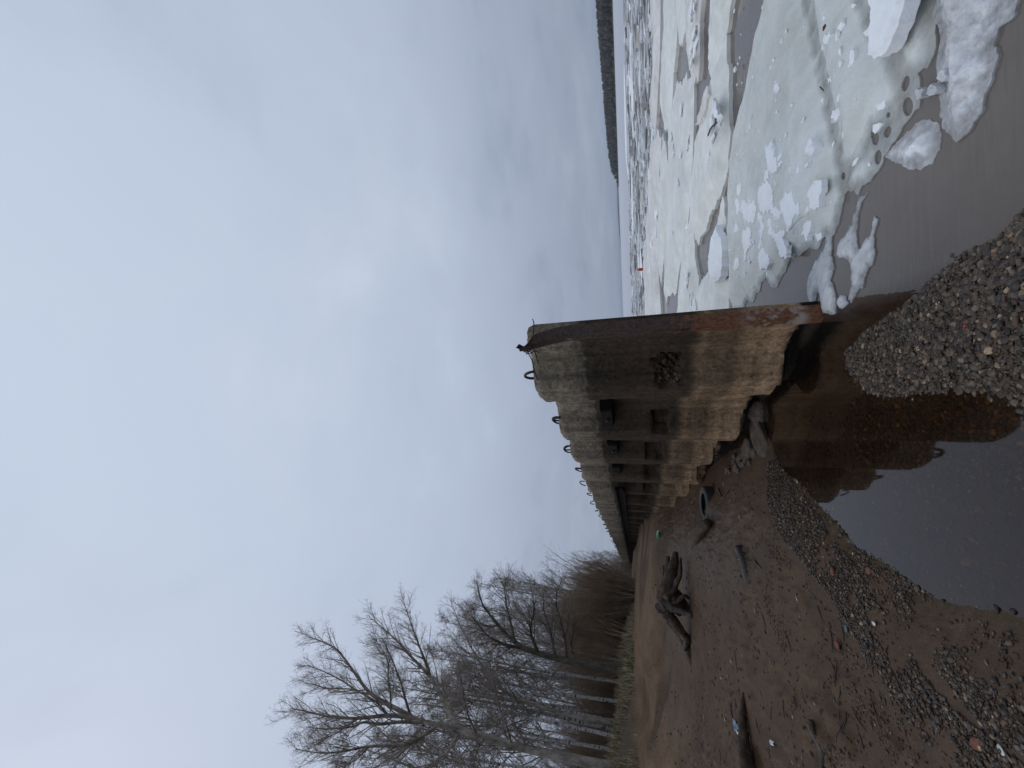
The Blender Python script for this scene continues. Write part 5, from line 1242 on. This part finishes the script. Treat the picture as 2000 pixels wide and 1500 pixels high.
for i in range(34):
    az = -24.6-8*(i/34)**1.3+tr.uniform(-.2, .2); d = tr.uniform(36, 75)
    plant('scrub', az, d, tr.uniform(.75, 1.05)*(.45 if az > -26 else .7 if az > -27.5 else 1), 'bare scrub tree in the thinning end of the wood', 'scrub at the end of the wood', 'scrub_tree')
for i in range(54):
    az = -31.5-23*i/54+tr.uniform(-.3, .3); d = tr.uniform(38, 66)
    plant('scrub', az, d, tr.uniform(.75, 1.0)*d/46, 'brown bare undergrowth tree filling the depth of the wood', 'undergrowth in the depth of the wood', 'scrub_tree')
for i in range(26):
    az = -27-10*i/26+tr.uniform(-.3, .3); d = tr.uniform(26, 44)
    plant('scrub', az, d, tr.uniform(.8, 1.15)*(.5 if az > -28.5 else .75 if az > -30 else 1), 'bare many-stemmed tree beyond the leaning alder', 'many-stemmed trees beyond the alder', 'scrub_tree')
for i in range(30):
    az = -23.9-3.2*i/30+tr.uniform(-.1, .1); d = tr.uniform(85, 190)
    plant(tr.choice(('scrub', 'birch')), az, d, tr.uniform(.8, 1.1), 'hazy bare tree on the far shore past the end of the wall', 'hazy trees past the wall end', 'distant_tree')

# --- dry grass along the bank
gr_ = np.random.default_rng(55)
n = 60000
az = gr_.uniform(radians(-62), radians(-26), n); d = np.exp(gr_.uniform(log(10), log(30), n)); gx_, gy_ = np.sin(az)*d, np.cos(az)*d
zb = base_z(gx_, gy_); den_ = fbm(gx_*.8, gy_*.8, None, 3, 66)
ok = (zb > 1.53+.06*den_) & (zb < 2.4) & (den_ > -.18+gr_.normal(0, .2, n)) & ((gx_-WO[0])*NRM[0]+(gy_-WO[1])*NRM[1] > .6)
gx_, gy_, zb, den_ = gx_[ok], gy_[ok], zb[ok], den_[ok]; n = len(gx_)
hg = gr_.uniform(.08, .42, n)*(.85+1.1*den_)*np.where(zb > 1.7, 1.1, .8); th = gr_.uniform(0, 2*pi, n); bend = gr_.uniform(.2, 1.0, n)*hg
p0 = np.stack([gx_, gy_, zb-.03+.08*fbm(gx_*.5, gy_*.5, None, 4, 4)*sstep(1.5, 1.9, zb)], -1); dx = np.stack([np.cos(th), np.sin(th), 0*th], -1); wx = np.stack([-np.sin(th), np.cos(th), 0*th], -1)*.006
p1 = p0+dx*bend[:, None]*.35+np.array([0, 0, 1])*hg[:, None]*.65; p2 = p0+dx*bend[:, None]+np.array([0, 0, 1])*(hg*gr_.uniform(.6, 1, n))[:, None]
Vg = np.stack([p0-wx, p0+wx, p1-wx*.8, p1+wx*.8, p2], 1).reshape(-1, 3); o = (np.arange(n)*5)[:, None]
cg = np.array([[.30, .235, .145], [.22, .165, .095], [.38, .32, .215], [.10, .075, .045], [.055, .075, .02]])[gr_.choice(5, n, p=[.3, .28, .17, .15, .10])]
greenz = (fbm(gx_*.45+3, gy_*.45, None, 3, 41) > .12); cg[greenz & (gr_.random(n) < .35)] = (.06, .08, .022)
grass = link('dry_grass', np_mesh('dry_grass', Vg, [o+np.array([[0, 1, 3, 2]]), o+np.array([[2, 3, 4]])], False, np.repeat(cg, 5, 0)), M_grass)
tag(grass, 'matted dry grass along the top of the beach', 'grass', kind='stuff')

# ------------------------------------------------------------------ the far side of the river
fr2 = np.random.default_rng(71)
def bank_line(t):                          # t 0..1 from upstream (out of frame) to the headland tip
    az = np.radians(62-36.6*t); d = 380+620*t**1.6; return np.stack([np.sin(az)*d, np.cos(az)*d], -1)
tt = np.linspace(-.15, 1, 90); bl = bank_line(np.clip(tt, 0, 1)); bl[tt < 0] += (tt[tt < 0])[:, None]*1200*np.array([-.2, 1.])*-1*np.array([-1, 1])*0
bl = np.stack([np.interp(tt, tt, bl[:, 0]), np.interp(tt, tt, bl[:, 1])], -1)
tan_ = np.gradient(bl, axis=0); tan_ = unit_rows(tan_+1e-6*np.array([1, 1])); outw = np.stack([-tan_[:, 1], tan_[:, 0]], -1); outw *= np.sign((outw*bl).sum(1))[:, None]
prof_d = np.array([0, 3, 25, 60, 110, 170]); prof_h = np.array([-1, .8, 8.0, 12.5, 14.5, 12])
tip = sstep(1.0, .975, tt); tip = np.maximum(tip, .02)
hv = 1+.12*fbm(tt*9, tt*0, None, 3, 72)
Vh = np.stack([np.concatenate([bl+outw*pd, (np.where(ph > 0, ph*tip*hv, ph+0*tip))[:, None]], 1) for pd, ph in zip(prof_d, prof_h)], 1)
nh, mh = Vh.shape[:2]
Qh = np.array([[i*mh+j, (i+1)*mh+j, (i+1)*mh+j+1, i*mh+j+1] for i in range(nh-1) for j in range(mh-1)])
hill_c = np.tile(np.array([[.10, .085, .065], [.07, .06, .045], [.05, .05, .035], [.04, .042, .03], [.04, .042, .03], [.04, .042, .03]]), (nh, 1))
tag(link('far_bank', np_mesh('far_bank', Vh.reshape(-1, 3), [Qh], True, hill_c), M_far), 'low headland across the river', kind='structure')
nt_ = 5200
ti = fr2.uniform(.02, .997, nt_); dd_ = fr2.uniform(3, 120, nt_)**1.0
ix = np.interp(ti, tt, np.arange(nh)); i0 = ix.astype(int); f = (ix-i0)[:, None]
pb = bl[i0]*(1-f)+bl[np.minimum(i0+1, nh-1)]*f; ow = outw[i0]
hz_ = np.interp(dd_, prof_d, prof_h)*np.interp(ti, tt, tip)
pos = np.concatenate([pb+ow*dd_[:, None], hz_[:, None]], 1)
bv, bf = ICO0
Ht = fr2.uniform(4.5, 9.5, nt_)*np.interp(ti, tt, np.maximum(tip, .3)); con = fr2.random(nt_) < .55
Wd = np.where(con, fr2.uniform(1.2, 2.0, nt_), fr2.uniform(1.8, 3.2, nt_))
sh_ = bv[None]*np.stack([Wd, Wd, Ht*.55], -1)[:, None, :]
taper = np.where(con[:, None], .25+.75*np.clip(.6-bv[None, :, 2]*.7, 0, 1.2), 1.0)
sh_[..., 0] *= taper*fr2.uniform(.7, 1.3, (nt_, len(bv))); sh_[..., 1] *= taper*fr2.uniform(.7, 1.3, (nt_, len(bv)))
sh_[..., 2] += (Ht*.5)[:, None]
Vt = (sh_+pos[:, None, :]).reshape(-1, 3); Tt = (bf[None]+(np.arange(nt_)*len(bv))[:, None, None]).reshape(-1, 3)
ct = np.where(con[:, None], np.array([.022, .032, .022]), np.array([.062, .055, .047]))*fr2.uniform(.7, 1.3, (nt_, 1))
tag(link('far_wood', np_mesh('far_wood', Vt, [Tt], False, np.repeat(ct, len(bv), 0)), M_far), 'dark mixed wood covering the headland across the river', 'wood', kind='stuff')
azd = np.radians(np.linspace(32, 16.5, 120)); hd = -.9+(14+4*fbm(np.linspace(0, 9, 120), np.zeros(120), None, 3, 80))*sstep(16.5, 22, np.degrees(azd))
Vd = np.concatenate([np.stack([np.sin(azd)*3900, np.cos(azd)*3900, np.full(120, -1.)], -1), np.stack([np.sin(azd)*3950, np.cos(azd)*3950, hd], -1), np.stack([np.sin(azd)*4400, np.cos(azd)*4400, hd*.9], -1)])
Qd2 = np.array([[r_*120+i, r_*120+i+1, (r_+1)*120+i+1, (r_+1)*120+i] for r_ in range(2) for i in range(119)])
tag(link('distant_shore', np_mesh('distant_shore', Vd, [Qd2], True, np.tile(np.array([[.035, .04, .035]]), (360, 1))), M_far), 'faint blue distant shore at the horizon', kind='structure')

# ------------------------------------------------------------------ damp air
HAZE = 1.6e-4
if HAZE > 0:
    m, nt = new_mat('haze'); v = N(nt, 'ShaderNodeVolumePrincipled', None, {'Color': (0.80, 0.86, 0.95, 1), 'Density': HAZE, 'Anisotropy': 0.2})
    out(nt, None, v.outputs[0])
    hz_o = link('haze', MB().box((-9600, -9600, -9), (9600, 9600, 34)).mesh('haze', False), m)
    tag(hz_o, 'thin damp haze over the river', 'haze', kind='stuff')
